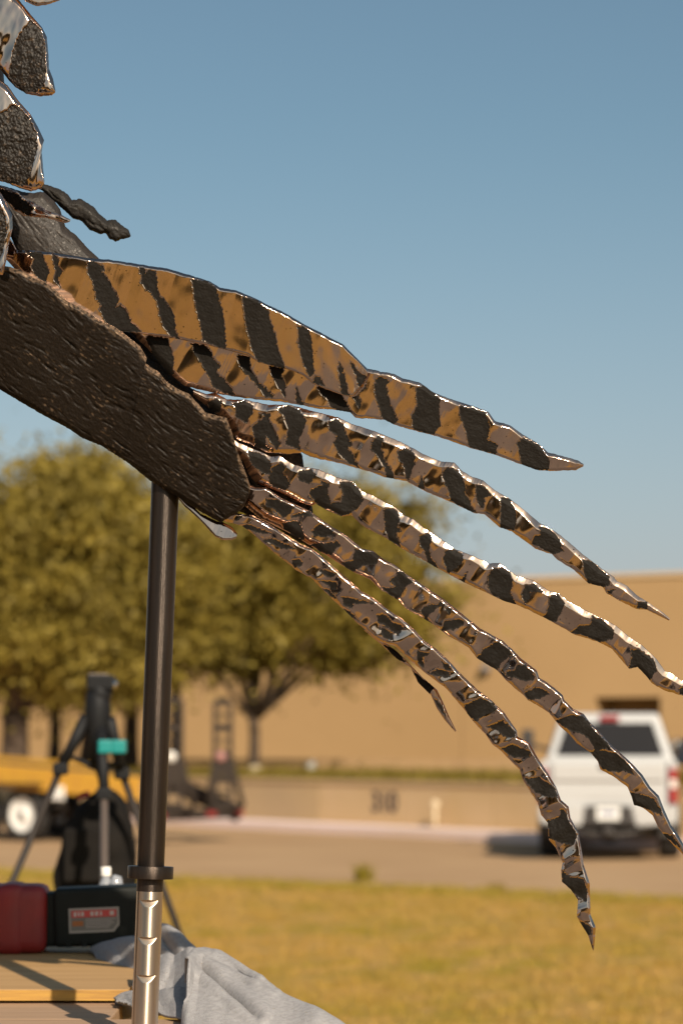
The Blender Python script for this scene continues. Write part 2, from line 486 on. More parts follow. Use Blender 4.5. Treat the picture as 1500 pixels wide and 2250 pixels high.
# ------------------------------------------------------------------ trees
def tree(px, d, spread, crown_px, trunk_r, label, n_clump, mat, fork=True, base_y=None, seed=1, lpc=210, zf=None):
    """crown_px = list of (centre x, centre y, radius x, radius y) in photo pixels"""
    r2 = np.random.default_rng(seed)
    b = pt(px, 1700, d)
    root = tag(empty('oak_tree', (b.x, b.y, TER)), label, 'tree', 'oak trees on the terrace')
    base = np.array([b.x, b.y, TER])
    s = d / KPX
    bm = bmesh.new()
    cen = [(at(cx, cy, d) - base, rx * s, ry * s) for cx, cy, rx, ry in crown_px]
    c0, rx0, ry0 = cen[0]
    zf = zf or max(1.1, c0[2] - ry0 * 1.05)
    top = Vector((0, 0, zf))
    add_tube(bm, [(0, 0, -.05), (.02, 0, zf * .35), (.03, 0, zf * .7), top], [trunk_r * 1.35, trunk_r, trunk_r * .92, trunk_r * .95], 12)
    centres = []
    for cc, rx, ry in cen:
        k = 0
        while k < n_clump * (rx * ry) / (rx0 * ry0):
            u = r2.normal(size=3); u /= np.linalg.norm(u)
            rad = r2.uniform(.15, 1.0) ** .5
            p = cc + u * np.array([rx, rx * .9, ry]) * rad * .88
            if p[2] < cc[2] - ry * .8: continue
            centres.append((p, r2.uniform(.55, 1.1) * rx0 / 3.4)); k += 1
    limbs = [c for c, _ in centres[:: max(1, len(centres) // 11)]]
    for p in limbs:
        e = Vector(p.tolist())
        mid = top.lerp(e, .45) + Vector((r2.normal(0, .15), r2.normal(0, .15), .25 if fork else .1))
        add_tube(bm, [top - Vector((0, 0, .12)), top.lerp(mid, .5) + Vector((0, 0, -.05)), mid, e], [trunk_r * .62, trunk_r * .5, trunk_r * .38, trunk_r * .1], 7)
    bm_obj('trunk', bm, M['bark'], root, True)
    V = []
    for p, r in centres:
        n = int(lpc * (r / .6) ** 1.6)
        u = r2.normal(size=(n, 3)); u /= np.linalg.norm(u, axis=1)[:, None]
        q = p + u * (r * np.abs(r2.normal(0, .62, n)) * np.where(r2.uniform(size=n) < .12, 1.9, 1.0))[:, None] * np.array([1.15, 1.15, .72])
        a1 = r2.normal(size=(n, 3)); a1 /= np.linalg.norm(a1, axis=1)[:, None]
        a2 = np.cross(a1, r2.normal(size=(n, 3))); a2 /= np.linalg.norm(a2, axis=1)[:, None]
        ln = r2.uniform(.06, .15, n)[:, None]
        V.append(np.stack([q - a1 * ln, q + a2 * ln * .5, q + a1 * ln, q - a2 * ln * .5], 1))
    V = np.concatenate(V)
    mesh_np('crown', V.reshape(-1, 3), np.arange(len(V) * 4).reshape(-1, 4), mat, root, smooth=False)
    return root
tree(556, 60, 1, [(640, 1270, 310, 235), (800, 1150, 150, 120), (880, 1330, 120, 115), (460, 1330, 160, 170), (560, 1110, 190, 130), (640, 1415, 290, 60)], .135,
     'tree with a forked trunk standing alone right of the pole', 84, M['leaf'], seed=3, zf=1.45, lpc=150)
tree(30, 56, 1, [(60, 1285, 330, 260), (190, 1130, 190, 145), (180, 1420, 210, 115), (-60, 1180, 200, 150), (330, 1280, 170, 200), (130, 1475, 260, 65)], .33,
     'thick-trunked tree at the left edge of the frame', 118, M['leaf'], seed=5, lpc=180)
tree(118, 63, 1, [(130, 1330, 230, 190), (140, 1490, 200, 50)], .16, 'thin tree, second trunk from the left edge', 60, M['leaf_dark'], seed=7)
tree(205, 61, 1, [(230, 1340, 230, 180)], .36, 'tree with its trunk directly behind the tripod', 64, M['leaf_dark'], seed=9)
tree(285, 64, 1, [(330, 1310, 230, 200), (320, 1470, 150, 60)], .21, 'tree just left of the pole, right of the tripod', 60, M['leaf_dark'], seed=12)
tree(384, 66, 1, [(400, 1350, 200, 150)], .15, 'thin tree whose trunk shows at the right of the pole', 44, M['leaf_dark'], seed=15)

# ------------------------------------------------------------------ vehicles
M['white_car'] = material('white_car_paint', (.46, .455, .45), .35, coat=.4)
M['tint'] = material('tinted_glass', (.020, .018, .018), .12, spec=.35)
M['rubber'] = material('tyre_rubber', (.022, .020, .019), .85)
M['black_trim'] = material('black_trim', (.035, .03, .028), .6)
M['red_lens'] = material('red_lens', (.30, .03, .03), .3)
M['chrome'] = material('bright_metal', (.75, .72, .68), .2, 1.0)
M['wheel_silver'] = material('wheel_alloy', (.55, .53, .5), .35, .8)
M['plate'] = material('licence_plate', (.74, .73, .70), .5)
M['plate_blue'] = material('plate_ink', (.10, .12, .25), .6)
def wheel(parent, c, r, w, rim_r, rim_mat, side=1, name='wheel'):
    bm = bmesh.new()
    add_lathe(bm, [(rim_r, -w * .5), (r * .86, -w * .5), (r * .97, -w * .40), (r, -w * .22), (r, w * .22), (r * .97, w * .40), (r * .86, w * .5), (rim_r, w * .5), (rim_r, -w * .5)], (0, 0, 0), (1, 0, 0), 36)
    for k in range(36):                                    # tread blocks
        a_ = 2 * math.pi * (k + .5) / 36
        add_box(bm, (0, math.cos(a_) * r, math.sin(a_) * r), (w * .42, r * .07, r * .03), rot=Matrix.Rotation(a_ - math.pi / 2, 3, 'X'))
    ty = bm_obj(name, bm, M['rubber'], parent, False); ty.location = c
    rm = lathe('rim', [(rim_r, side * w * .42), (rim_r * .93, side * w * .46), (rim_r * .86, side * w * .30), (rim_r * .45, side * w * .26), (rim_r * .34, side * w * .44), (rim_r * .22, side * w * .5), (0, side * w * .5)], (0, 0, 0), (1, 0, 0), rim_mat, ty, 28)
    lathe('hub_cap', [(rim_r * .17, side * w * .5), (rim_r * .15, side * w * .58), (0, side * w * .6)], (0, 0, 0), (1, 0, 0), M['black_trim'], ty, 12)
    return ty
def quad(name, pts, mat, parent, th=.012, nrm=(0, -1, 0)):
    """thin solid pane"""
    n = Vector(nrm).normalized() * th
    v = [Vector(p) for p in pts]; k = len(v)
    vv = [tuple(p) for p in v] + [tuple(p + n) for p in v]
    f = [list(range(k)), list(range(k, 2 * k))[::-1]] + [[i, (i + 1) % k, k + (i + 1) % k, k + i] for i in range(k)]
    bm = bmesh.new(); bv = [bm.verts.new(p) for p in vv]
    for q in f: bm.faces.new([bv[i] for i in q])
    return bm_obj(name, bm, mat, parent)

tp = pt(1337, 1887, 35.5)
truck = tag(empty('pickup_truck', (tp.x, tp.y, .004), R(-7.0)), 'white pickup truck seen from behind, parked on the road', 'pickup truck')
box('bed_side', (-.94, 1.25, 1.09), (.13, 2.35, .72), M['white_car'], truck, .05, smooth=False)
box('bed_side', (.94, 1.25, 1.09), (.13, 2.35, .72), M['white_car'], truck, .05)
box('bed_floor', (0, 1.25, .80), (1.76, 2.3, .10), M['black_trim'], truck)
box('bed_front', (0, 2.37, 1.12), (1.76, .08, .62), M['white_car'], truck, .01)
tg = box('tailgate', (0, .10, 1.10), (1.70, .09, .68), M['white_car'], truck, .03)
box('upper_panel', (0, .040, 1.285), (1.62, .05, .25), M['white_car'], tg, .02)
box('lower_panel', (0, .042, .915), (1.62, .05, .25), M['white_car'], tg, .02)
box('tailgate_handle', (0, .012, 1.36), (.26, .02, .07), M['black_trim'], tg, .006)
for s in (-1, 1):
    tl_ = box('tail_light', (s * .945, .07, 1.09), (.13, .12, .50), M['red_lens'], truck, .02)
    box('reverse_lens', (s * .945, .004, 1.12), (.09, .012, .12), M['white'], tl_)
# cab
bm = bmesh.new()
add_box(bm, (0, 3.55, 1.05), (2.02, 2.25, .86), bevel=.07)
bm_obj('cab_body', bm, M['white_car'], truck)
bm = bmesh.new()
add_box(bm, (0, 3.50, 1.81), (1.99, 2.16, .75), top=(.76, .74), bevel=.055, seg=3)
ch = bm_obj('cab_roof', bm, M['white_car'], truck)
def gh(x, z):                                              # rear face of the greenhouse
    k = (z - 1.435) / .75
    return (x, 2.42 + k * .28 - .006, z)
quad('rear_window', [gh(-.83, 1.53), gh(.83, 1.53), gh(.665, 2.03), gh(-.665, 2.03)], M['tint'], truck, .02)
box('brake_light', (0, 2.62, 2.105), (.30, .06, .085), M['red_lens'], truck, .01)
def ghs(s, y, z):
    k = (z - 1.435) / .75
    yy = 3.5 + (y - 3.5) * (1 - .26 * k)
    return (s * ((.995 - k * .239) + .004), yy, z)
for s in (-1, 1):
    for y0, y1 in ((2.55, 3.42), (3.5, 4.42)):
        quad('side_window', [ghs(s, y0, 1.53), ghs(s, y1, 1.53), ghs(s, y1, 2.02), ghs(s, y0, 2.02)], M['tint'], truck, .012, (s, 0, .3))
    mir = box('side_mirror', (s * 1.36, 4.25, 1.76), (.20, .12, .36), M['black_trim'], truck, .04)
    tube('mirror_arm', [(s * 1.28, 4.25, 1.68), (s * .98, 4.3, 1.60)], .03, M['black_trim'], mir)
    box('door', (s * 1.012, 3.95, 1.08), (.03, .95, .72), M['white_car'], truck, .01)
    box('running_board', (s * 1.0, 3.5, .52), (.16, 2.0, .06), M['black_trim'], truck, .02)
quad('windscreen', [(-.86, 4.56, 1.5), (.86, 4.56, 1.5), (.70, 4.34, 2.05), (-.70, 4.34, 2.05)], M['tint'], truck, .02, (0, 1, .4))
box('bonnet', (0, 5.30, 1.05), (1.98, 1.35, .80), M['white_car'], truck, .10, top=(.94, .94))
box('front_bumper', (0, 6.05, .62), (2.0, .22, .34), M['chrome'], truck, .05)
box('chassis', (0, 3.0, .62), (1.0, 5.6, .16), M['black_trim'], truck)
# rear bumper in two white halves with the dark step and plate between
for s in (-1, 1):
    bm = bmesh.new()
    pr = [(.40, .50), (.99, .54), (1.01, .80), (.30, .80)]
    v0 = [bm.verts.new((s * x, -.13, z)) for x, z in pr]; v1 = [bm.verts.new((s * x, .10, z)) for x, z in pr]
    bm.faces.new(v0); bm.faces.new(v1[::-1])
    for i in range(4): bm.faces.new((v0[i], v0[(i + 1) % 4], v1[(i + 1) % 4], v1[i]))
    bmesh.ops.bevel(bm, geom=list(bm.edges), offset=.025, segments=2, affect='EDGES')
    bm_obj('bumper_half', bm, M['white_car'], truck)
st = box('bumper_step', (0, -.02, .66), (.72, .20, .27), M['black_trim'], truck, .02)
pl = box('licence_plate', (0, -.125, .69), (.34, .012, .19), M['plate'], truck, .004)
box('plate_band', (0, -.133, .70), (.22, .004, .05), M['plate_blue'], pl)
box('hitch_receiver', (0, -.05, .44), (.14, .34, .12), M['black_trim'], truck, .01)
tube('hitch_bar', [(-.62, .05, .50), (-.3, .02, .40), (0, .0, .37), (.3, .02, .40), (.62, .05, .50)], .05, M['black_trim'], truck)
tube('rear_axle', [(-.8, 1.35, .42), (.8, 1.35, .42)], .055, M['black_trim'], truck)
lathe('differential', [(0, -.22), (.14, -.14), (.19, 0), (.14, .14), (0, .22)], (0, 1.35, .40), (0, 1, 0), M['black_trim'], truck, 16)
tube('exhaust_pipe', [(.55, .05, .46), (.55, 1.2, .5)], .05, M['wheel_silver'], truck)
for s in (-1, 1):
    for y in (1.35, 5.15):
        wheel(truck, (s * .885, y, .42), .42, .32, .26, M['wheel_silver'], s)
        if y < 2: box('mud_flap', (s * .885, .86, .50), (.34, .02, .36), M['black_trim'], truck)

# dark saloon on the terrace at the right edge
M['dark_car'] = material('dark_blue_car_paint', (.022, .026, .038), .22, coat=.6)
M['head_lens'] = material('headlight_lens', (.7, .7, .68), .08, .6)
cp = pt(1474, 1720, 47.0)
car = tag(empty('parked_car', (cp.x + .1, cp.y, TER)), 'dark parked car cut off by the right edge of the frame', 'car')
prof = [(0, .35), (0, .72), (.12, .86), (1.25, 1.0), (2.0, 1.42), (2.4, 1.47), (3.3, 1.46), (4.05, 1.08), (4.65, 1.0), (4.72, .75), (4.7, .35)]
bm = bmesh.new()
v0 = [bm.verts.new((x, 0 + .10 * max(0, z - .95), z)) for x, z in prof]; v1 = [bm.verts.new((x, 1.8 - .10 * max(0, z - .95), z)) for x, z in prof]
bm.faces.new(v0); bm.faces.new(v1[::-1])
for i in range(len(prof)): bm.faces.new((v0[i], v0[(i + 1) % len(prof)], v1[(i + 1) % len(prof)], v1[i]))
bmesh.ops.bevel(bm, geom=list(bm.edges), offset=.045, segments=2, affect='EDGES')
bm_obj('body', bm, M['dark_car'], car)
for y, nn in ((.012, (0, -1, 0)), (1.788, (0, 1, 0))):
    quad('side_window', [(1.55, y, 1.05), (2.75, y, 1.05), (2.75, y + (.04 if y < 1 else -.04), 1.38), (2.1, y + (.04 if y < 1 else -.04), 1.38)], M['tint'], car, .03, nn)
    quad('side_window', [(2.82, y, 1.05), (3.95, y, 1.08), (3.35, y + (.04 if y < 1 else -.04), 1.38), (2.82, y + (.04 if y < 1 else -.04), 1.38)], M['tint'], car, .03, nn)
quad('windscreen', [(1.3, .2, 1.04), (1.3, 1.6, 1.04), (1.95, 1.5, 1.40), (1.95, .3, 1.40)], M['tint'], car, .02, (-.5, 0, .9))
for y in (.25, 1.55): box('headlight', (.04, y, .74), (.12, .34, .13), M['head_lens'], car, .03)
box('bumper', (-.01, .9, .45), (.12, 1.7, .22), M['black_trim'], car, .04)
for x in (.85, 3.75):
    for y, s in ((.1, -1), (1.7, 1)):
        wh = wheel(car, (x, y, .32), .32, .22, .21, M['wheel_silver'], s); wh.rotation_euler.z = R(90)
        wh.rotation_euler.z = R(90) if s > 0 else R(90)

# yellow equipment trailer with its loading ramps standing upright
M['yellow'] = material('yellow_trailer_paint', (.62, .33, .035), .5, col2=(.55, .28, .04), scale=4)
M['ramp_steel'] = material('dark_ramp_steel', (.038, .028, .022), .75, spec=.2)
M['pink_lens'] = material('faded_reflector', (.42, .20, .17), .4)
M['white_rim'] = material('white_wheel_paint', (.80, .78, .74), .4)
C0 = pt(430, 1800, 42.0); C0.z = 0
TF = Vector((-.82, .572, 0)).normalized(); TL = Vector((TF.y, -TF.x, 0))   # forward; to the right/far side
rz = math.atan2(TF.x, TF.y) * -1
trl = tag(empty('equipment_trailer', C0, rz), 'yellow equipment trailer with white wheels, parked by the kerb', 'trailer')
# local frame: +y forward, +x to the far side
TILT = math.atan(.062)
Rt = Matrix.Rotation(TILT, 3, 'X')
for s in (-1, 1):
    box('side_beam', (s * 1.18, 4.75 if s < 0 else 6.2, 1.14 + ((4.75 if s < 0 else 6.2) - 1.7) * .062 - .10), (.14, 8.9 if s < 0 else 6.0, .40), M['yellow'], trl, .01, rot=Rt)
    box('dovetail_beam', (s * 1.18, .80, .77), (.12, 1.75, .30), M['ramp_steel'], trl, .01, rot=Matrix.Rotation(.33, 3, 'X'))
for k in range(9):
    y = 1.9 + k * .85
    box('deck_plank', (0, y, 1.12 + (y - 1.7) * .062), (2.2, .80, .05), M['bark'], trl, rot=Rt)
box('rear_bar', (0, -.02, .50), (2.4, .14, .18), M['ramp_steel'], trl, .01)
for x in (-1.1, .3, 1.1): box('tail_lamp', (x, -.11, .50), (.22, .04, .09), M['red_lens'], trl, .01)
box('fender', (-1.24, 3.55, 1.0), (.34, 2.3, .04), M['ramp_steel'], trl)
def whl(x, y):
    w_ = wheel(trl, (x, y, .476), .476, .28, .31, M['white_rim'], -1 if x < 0 else 1)
whl(-1.05, 2.95); whl(-1.05, 4.05); whl(1.05, 2.95); whl(1.05, 4.05)
tube('axle', [(-1, 2.95, .476), (1, 2.95, .476)], .06, M['ramp_steel'], trl)
tube('axle', [(-1, 4.05, .476), (1, 4.05, .476)], .06, M['ramp_steel'], trl)
box('tongue', (0, 10.0, 1.2), (.16, 2.2, .16), M['yellow'], trl)
tube('tongue_jack', [(0, 10.6, 0), (0, 10.6, 1.4)], .06, M['ramp_steel'], trl)
box('strap_box', (-1.26, 2.06, .86), (.06, .30, .24), M['white_rim'], trl, .02)
for x in (-.66, .72):
    rp = empty('loading_ramp', (x, -.02, .56)); rp.parent = trl; rp.rotation_euler.z = -rz
    ladder = bmesh.new()
    for s in (-1, 1): add_box(ladder, (s * .14, 0, .95), (.075, .09, 1.9))
    bm_obj('ramp_rail', ladder, M['ramp_steel'], rp)
    for k in range(9): box('rung', (0, 0, .08 + k * .225), (.23, .06, .06 if k % 2 else .14), M['ramp_steel'], rp)
    for s in (-1, 1):
        tube('brace', [(s * .12, 0, .95), (s * (.36 if s > 0 else .26), -.03, .06)], .055, M['ramp_steel'], rp, 6)
    tube('foot_bar', [(-.28, -.03, .06), (.38, -.03, .06)], .035, M['ramp_steel'], rp, 6)
    box('gusset', (0, -.01, .78), (.30, .05, .34), M['ramp_steel'], rp, top=(.7, 1))
    lathe('reflector', [(0, .0), (.09, .0), (.09, -.02), (0, -.03)], (-.03, -.05, .93), (0, 1, 0), M['pink_lens'] if x > 0 else M['white'], rp, 14)

# ------------------------------------------------------------------ tripod with a black bag behind the table
M['tripod_black'] = material('tripod_black', (.009, .009, .010), .6, spec=.25)
M['tripod_grey'] = material('tripod_anodised', (.15, .115, .095), .45, .2)
M['tripod_tube'] = material('tripod_dark_tube', (.028, .021, .017), .5, spec=.25)
M['teal'] = material('teal_plastic', (.005, .22, .21), .5)
M['bag'] = material('black_bag_fabric', (.012, .0105, .0095), .95, col2=(.017, .0145, .0125), scale=9, spec=.1)
TD = 9.0
tb = pt(212, 1560, TD); tb.z = 0
tri = tag(empty('tripod', tb), 'black tripod with teal clamps and a grey lower leg', 'tripod')
def TP(px, py, d=TD): return pt(px, py, d) - tb
box('head_plate', TP(222, 1500), (.10, .08, .055), M['tripod_black'], tri, .008)
box('head_clamp', TP(216, 1487), (.07, .05, .022), M['tripod_grey'], tri, .004)
lathe('knob', [(0, 0), (.016, 0), (.018, .03), (0, .035)], TP(238, 1505), (1, -.6, 0), M['chrome'], tri, 12)
lathe('head_ball', [(.02, -.06), (.04, -.03), (.045, 0), (.04, .03), (.02, .05)], TP(219, 1525), (0, 0, 1), M['tripod_black'], tri, 14)
lathe('shoulder', [(.022, .09), (.042, .06), (.050, 0), (.044, -.06), (.032, -.12)], TP(215, 1560), (0, 0, 1), M['tripod_black'], tri, 14)
tube('centre_column', [TP(215, 1560), TP(214, 1690)], .028, M['tripod_black'], tri)
def leg(p0, p1, foot, k, r=.019):
    p0, p1, foot = Vector(p0), Vector(p1), Vector(foot)
    u = tube('leg', [p0, p1], [r * 1.25, r], M['tripod_black'], tri)
    tube('lower_leg', [p1, foot], [r * .72, r * .66], M['tripod_grey'] if k == 2 else M['tripod_tube'], u)
    box('leg_lock', p1, (.055, .05, .045), M['tripod_black'], u, .008)
    lathe('foot', [(0, -.01), (.02, 0), (.02, .03), (0, .04)], foot, (0, 0, 1), M['tripod_black'], u, 10)
leg(TP(190, 1575), TP(133, 1690), (-.80, .1, 0.01), 1)
leg(TP(220, 1580), TP(229, 1745, 8.85), (.13, -.85, .01), 2)
leg(TP(240, 1580), TP(268, 1700, 9.1), (.62, .55, .01), 3)
for x_, r_ in ((232, 1), (262, 1)): box('clamp', TP(x_, 1641, 8.93), (.052, .06, .05), M['teal'], tri, .008)
box('clamp_bar', TP(247, 1641, 8.93), (.06, .03, .03), M['teal'], tri, .004)
tube('spreader', [TP(214, 1690), TP(150, 1660)], .010, M['tripod_black'], tri, 6)
tube('spreader', [TP(214, 1690), TP(262, 1675)], .010, M['tripod_black'], tri, 6)
# bag: superellipse column, sagging
ang = np.linspace(0, 2 * math.pi, 56, endpoint=False)
lev = np.linspace(0, 1, 40)
cx = np.interp(lev, [0, .12, .5, 1], [232, 226, 212, 207]); hw = np.interp(lev, [0, .06, .14, .3, .6, .9, 1], [18, 40, 58, 74, 86, 90, 70])
py = np.interp(lev, [0, 1], [1738, 2060])
V = []
for i in range(len(lev)):
    c = at(cx[i], py[i], 9.38)
    r = hw[i] * 9.38 / KPX
    ca, sa = np.cos(ang), np.sin(ang)
    ex = .62
    x = np.sign(ca) * np.abs(ca) ** ex * r; y = np.sign(sa) * np.abs(sa) ** ex * min(r, .15)
    n_ = noise(ang * 1.6, lev[i] * 5.0, 3.3) * .016 + noise(np.cos(ang) * 2.5, np.sin(ang) * 2.5, lev[i] * 9) * .010
    V.append(np.stack([c[0] + x * (1 + n_ * 6), c[1] + y + n_, np.full_like(ang, c[2]) + n_ * .6], -1))
V = np.array(V); nA = len(ang)
idx = np.arange(len(lev) * nA).reshape(len(lev), nA)
F = np.stack([idx[:-1], np.roll(idx[:-1], -1, 1), np.roll(idx[1:], -1, 1), idx[1:]], -1).reshape(-1, 4)
bag_c = at(210, 2060, 9.38)
bag = tag(empty('equipment_bag', bag_c.tolist()), 'bulky black fabric bag hanging behind the tripod legs', 'bag')
mesh_np('bag_body', V.reshape(-1, 3) - bag_c, F, M['bag'], bag)
bc = Vector(bag_c.tolist())
tube('strap', [pt(228, 1745, 9.36) - bc, pt(222, 1715, 9.25) - bc, pt(215, 1690, 9.1) - bc], .012, M['tripod_black'], bag, 6)
M['red_fabric'] = material('red_fabric', (.24, .03, .03), .9)
box('red_patch', pt(183, 1748, 9.27) - bc, (.05, .012, .022), M['red_fabric'], bag, .004, rot=Matrix.Rotation(R(-20), 3, 'Y'))
box('pocket', pt(190, 1880, 9.21) - bc, (.17, .03, .2), M['bag'], bag, .012)

# ------------------------------------------------------------------ work table: deck, plywood, tool, bottle, blanket
M['deck_wood'] = material('deck_plywood_grey', (.42, .27, .165), .8, col2=(.36, .225, .13), scale=3, stretch=(1, 12, 4), bump=.15)
M['ply'] = material('new_plywood', (.50, .30, .125), .7, col2=(.43, .25, .095), scale=2.2, stretch=(1, 9, 1), bump=.08)
M['ply_edge'] = material('plywood_edge', (.52, .29, .055), .75, col2=(.36, .19, .05), scale=9, stretch=(1, 1, 14))
DECK = 1.158
tab = tag(empty('work_table', (-1.15, 6.0, 0)), 'rough wooden work table at the bottom left, under the plywood sheet', 'table')
tx, ty = -1.15, 6.0
for y0, y1, x1 in ((3.92, 4.62, -.07), (4.624, 5.42, -.435), (5.424, 6.22, -.435)):
    box('table_board', ((x1 - 2.2) / 2 - tx, (y0 + y1) / 2 - ty, DECK - .02), (x1 + 2.2, y1 - y0, .04), M['deck_wood'], tab, .003)
for lx, ly in ((-2.1, 4.05), (-.17, 4.05), (-2.1, 6.1), (-.52, 6.1)):
    box('leg', (lx - tx, ly - ty, (DECK - .04) / 2), (.09, .09, DECK - .04), M['deck_wood'], tab, .005)
for lx in (-2.1, -.52): box('apron', (lx - tx, 5.07 - ty, DECK - .095), (.045, 2.2, .11), M['deck_wood'], tab)
box('apron', (-1.13 - tx, 4.0 - ty, DECK - .095), (2.0, .045, .11), M['deck_wood'], tab)
px0, px1, py0, py1 = -2.15, -.425, 4.90, 6.21
shp = tag(empty('plywood_sheet', ((px0 + px1) / 2, (py0 + py1) / 2, DECK + .004)), 'yellow plywood sheet lying on the table, under the red tool', 'plywood')
box('face', (0, 0, .0125), (px1 - px0, py1 - py0, .022), M['ply'], shp, .0015)
box('edge_strip', (0, -(py1 - py0) / 2 - .0015, .0122), (px1 - px0 - .002, .003, .0205), M['ply_edge'], shp)
PLYZ = DECK + .004 + .0238

M['tool_red'] = material('red_tool_plastic', (.25, .016, .014), .5, col2=(.20, .017, .016), scale=14, bump=.1, bump_scale=120)
M['tool_black'] = material('black_battery_plastic', (.0055, .007, .0055), .6, col2=(.008, .0095, .008), spec=.25, scale=20, bump=.06, bump_scale=250)
M['label_grey'] = material('label_grey', (.16, .145, .13), .5)
M['label_frame'] = material('label_frame', (.34, .30, .27), .5)
M['label_red'] = material('label_red', (.52, .06, .055), .5)
M['label_white'] = material('label_print', (.50, .43, .40), .5)
M['label_orange'] = material('label_orange', (.34, .11, .03), .5)
D_T = 5.72
SM = D_T / KPX
t0 = pt(102, 2092, D_T)
tool = tag(empty('power_tool', (t0.x, t0.y, PLYZ)), 'red cordless power tool with a black battery lying on the plywood', 'power tool')
tool.rotation_euler = (0, 0, R(3))
def TL_(px, py): return ((px - 102) * SM, (2090 - py) * SM)
def rounded(name, c, s, mat, parent, bev, rot=None, taper=(1, 1)):
    o = box(name, c, s, mat, parent, bev, taper, rot, True, 4)
    return o
rounded('motor_housing', (-.112, .07, .0795), (.225, .15, .159), M['tool_red'], tool, .032)
rounded('housing_ridge', (-.085, .07, .0795), (.07, .158, .166), M['tool_red'], tool, .03)
rounded('gear_case', (-.285, .07, .075), (.14, .11, .11), M['tool_black'], tool, .03)
tube('side_handle', [(-.30, .07, .08), (-.36, .07, .16), (-.46, .07, .17), (-.52, .07, .1)], .018, M['tool_black'], tool, 12)
rounded('battery_neck', (.012, .07, .078), (.05, .11, .125), M['tool_black'], tool, .01)
rtb = Matrix.Rotation(R(-2.2), 3, 'Y')
bat = rounded('battery', (0, 0, 0), (.205, .12, .136), M['tool_black'], tool, .013)
bat.location = (.119, .06, .086); bat.rotation_euler = (0, R(-2.2), 0)
for k in range(5): box('rib', (-.07 + k * .037, -.0605, -.060), (.012, .004, .016), M['tool_black'], bat, .001)
def BL(px, py): return ((px - 212) * SM, (2012 - py) * SM)
def flat(name, pts, y, mat, parent):
    v = [(BL(*p)[0], y, BL(*p)[1]) for p in pts]
    return quad(name, v, mat, parent, .0006)
lb = flat('label', [(149, 1992), (258, 1992), (258, 2030), (246, 2045), (149, 2045)], -.0602, M['label_frame'], bat)
flat('label_panel', [(153, 1996), (254, 1996), (254, 2028), (244, 2040), (153, 2040)], -.0610, M['label_grey'], lb)
flat('label_header', [(155, 1997), (252, 1997), (252, 2012), (155, 2012)], -.0618, M['label_red'], lb)
flat('label_block', [(156, 2019), (180, 2019), (180, 2030), (156, 2030)], -.0618, M['label_orange'], lb)
for k, (a_, b_) in enumerate([(160, 166), (169, 173), (176, 182), (196, 203), (206, 213), (217, 221), (238, 247)]):
    flat('header_print', [(a_, 2000), (b_, 2000), (b_, 2009), (a_, 2009)], -.0625, M['label_white'], lb)
for k in range(5):
    e = 250 - (0, 8, 3, 10, 14)[k]
    flat('text_line', [(185, 2016 + k * 4.4), (e, 2016 + k * 4.4), (e, 2017.3 + k * 4.4), (185, 2017.3 + k * 4.4)], -.0625, M['label_white'], lb)

M['clear_plastic'] = material('bottle_plastic', (.30, .31, .335), .12, spec=.6)
M['blue_label'] = material('bottle_label', (.10, .16, .42), .5)
bp = pt(232, 2000, 6.06)
bot = tag(empty('water_bottle', (bp.x, bp.y, PLYZ)), 'small pale water bottle with a blue label behind the battery', 'bottle')
lathe('bottle_body', [(0, 0), (.021, 0), (.022, .01), (.022, .095), (.018, .115), (.011, .128), (.011, .136)], (0, 0, 0), (0, 0, 1), M['clear_plastic'], bot, 20)
bot.scale = (1.0, 1.0, 1.22)
lathe('cap', [(.013, .134), (.013, .152), (0, .153)], (0, 0, 0), (0, 0, 1), M['white'], bot, 16)
lathe('bottle_label', [(.0226, .07), (.0226, .098)], (0, 0, 0), (0, 0, 1), M['blue_label'], bot, 20)
bm = bmesh.new()
bmesh.ops.create_icosphere(bm, subdivisions=3, radius=.026)
for v in bm.verts:
    f_ = 1 + .14 * float(noise(v.co.x * 60, v.co.y * 60, v.co.z * 60)); v.co *= f_
    v.co.z *= 2.6
wad = bm_obj('crumpled_wrap', bm, M['clear_plastic'], None, True)
wp = pt(256, 1960, 6.02); wad.location = (wp.x, wp.y, PLYZ + .085); wad.scale = (.85, .85, 1.25)
tag(wad, 'crumpled shiny clear plastic wrap right of the water bottle', 'plastic wrap')

# ------------------------------------------------------------------ grey felt blanket
def felt(name):
    m = material(name, (.375, .362, .365), .95, col2=(.305, .293, .296), scale=120, detail=6, spec=.1, bump=.4, bump_scale=450)
    n = m.node_tree.nodes; L = m.node_tree.links
    t = n.new('ShaderNodeTexVoronoi'); t.inputs['Scale'].default_value = 150
    tc = n.new('ShaderNodeTexCoord'); L.new(tc.outputs['Object'], t.inputs['Vector'])
    mr = n.new('ShaderNodeMapRange'); mr.inputs['From Min'].default_value = .10; mr.inputs['From Max'].default_value = .16
    L.new(t.outputs['Distance'], mr.inputs['Value'])
    mx = n.new('ShaderNodeMix'); mx.data_type = 'RGBA'
    src = n['Principled BSDF'].inputs['Base Color'].links[0].from_socket
    cr = n.new('ShaderNodeMix'); cr.data_type = 'RGBA'; cr.inputs['A'].default_value = (.10, .09, .09, 1); cr.inputs['B'].default_value = (.42, .33, .20, 1)
    L.new(t.outputs['Color'], cr.inputs['Factor'])
    L.new(mr.outputs[0], mx.inputs['Factor']); L.new(cr.outputs['Result'], mx.inputs['A']); L.new(src, mx.inputs['B'])
    L.new(mx.outputs['Result'], n['Principled BSDF'].inputs['Base Color'])
    return m
M['felt'] = felt('grey_felt')
blk = tag(empty('felt_blanket', (-.25, 4.7, DECK)), 'crumpled grey felt blanket draped over the table corner beside the pole', 'blanket')
bo = np.array([-.25, 4.7, DECK])
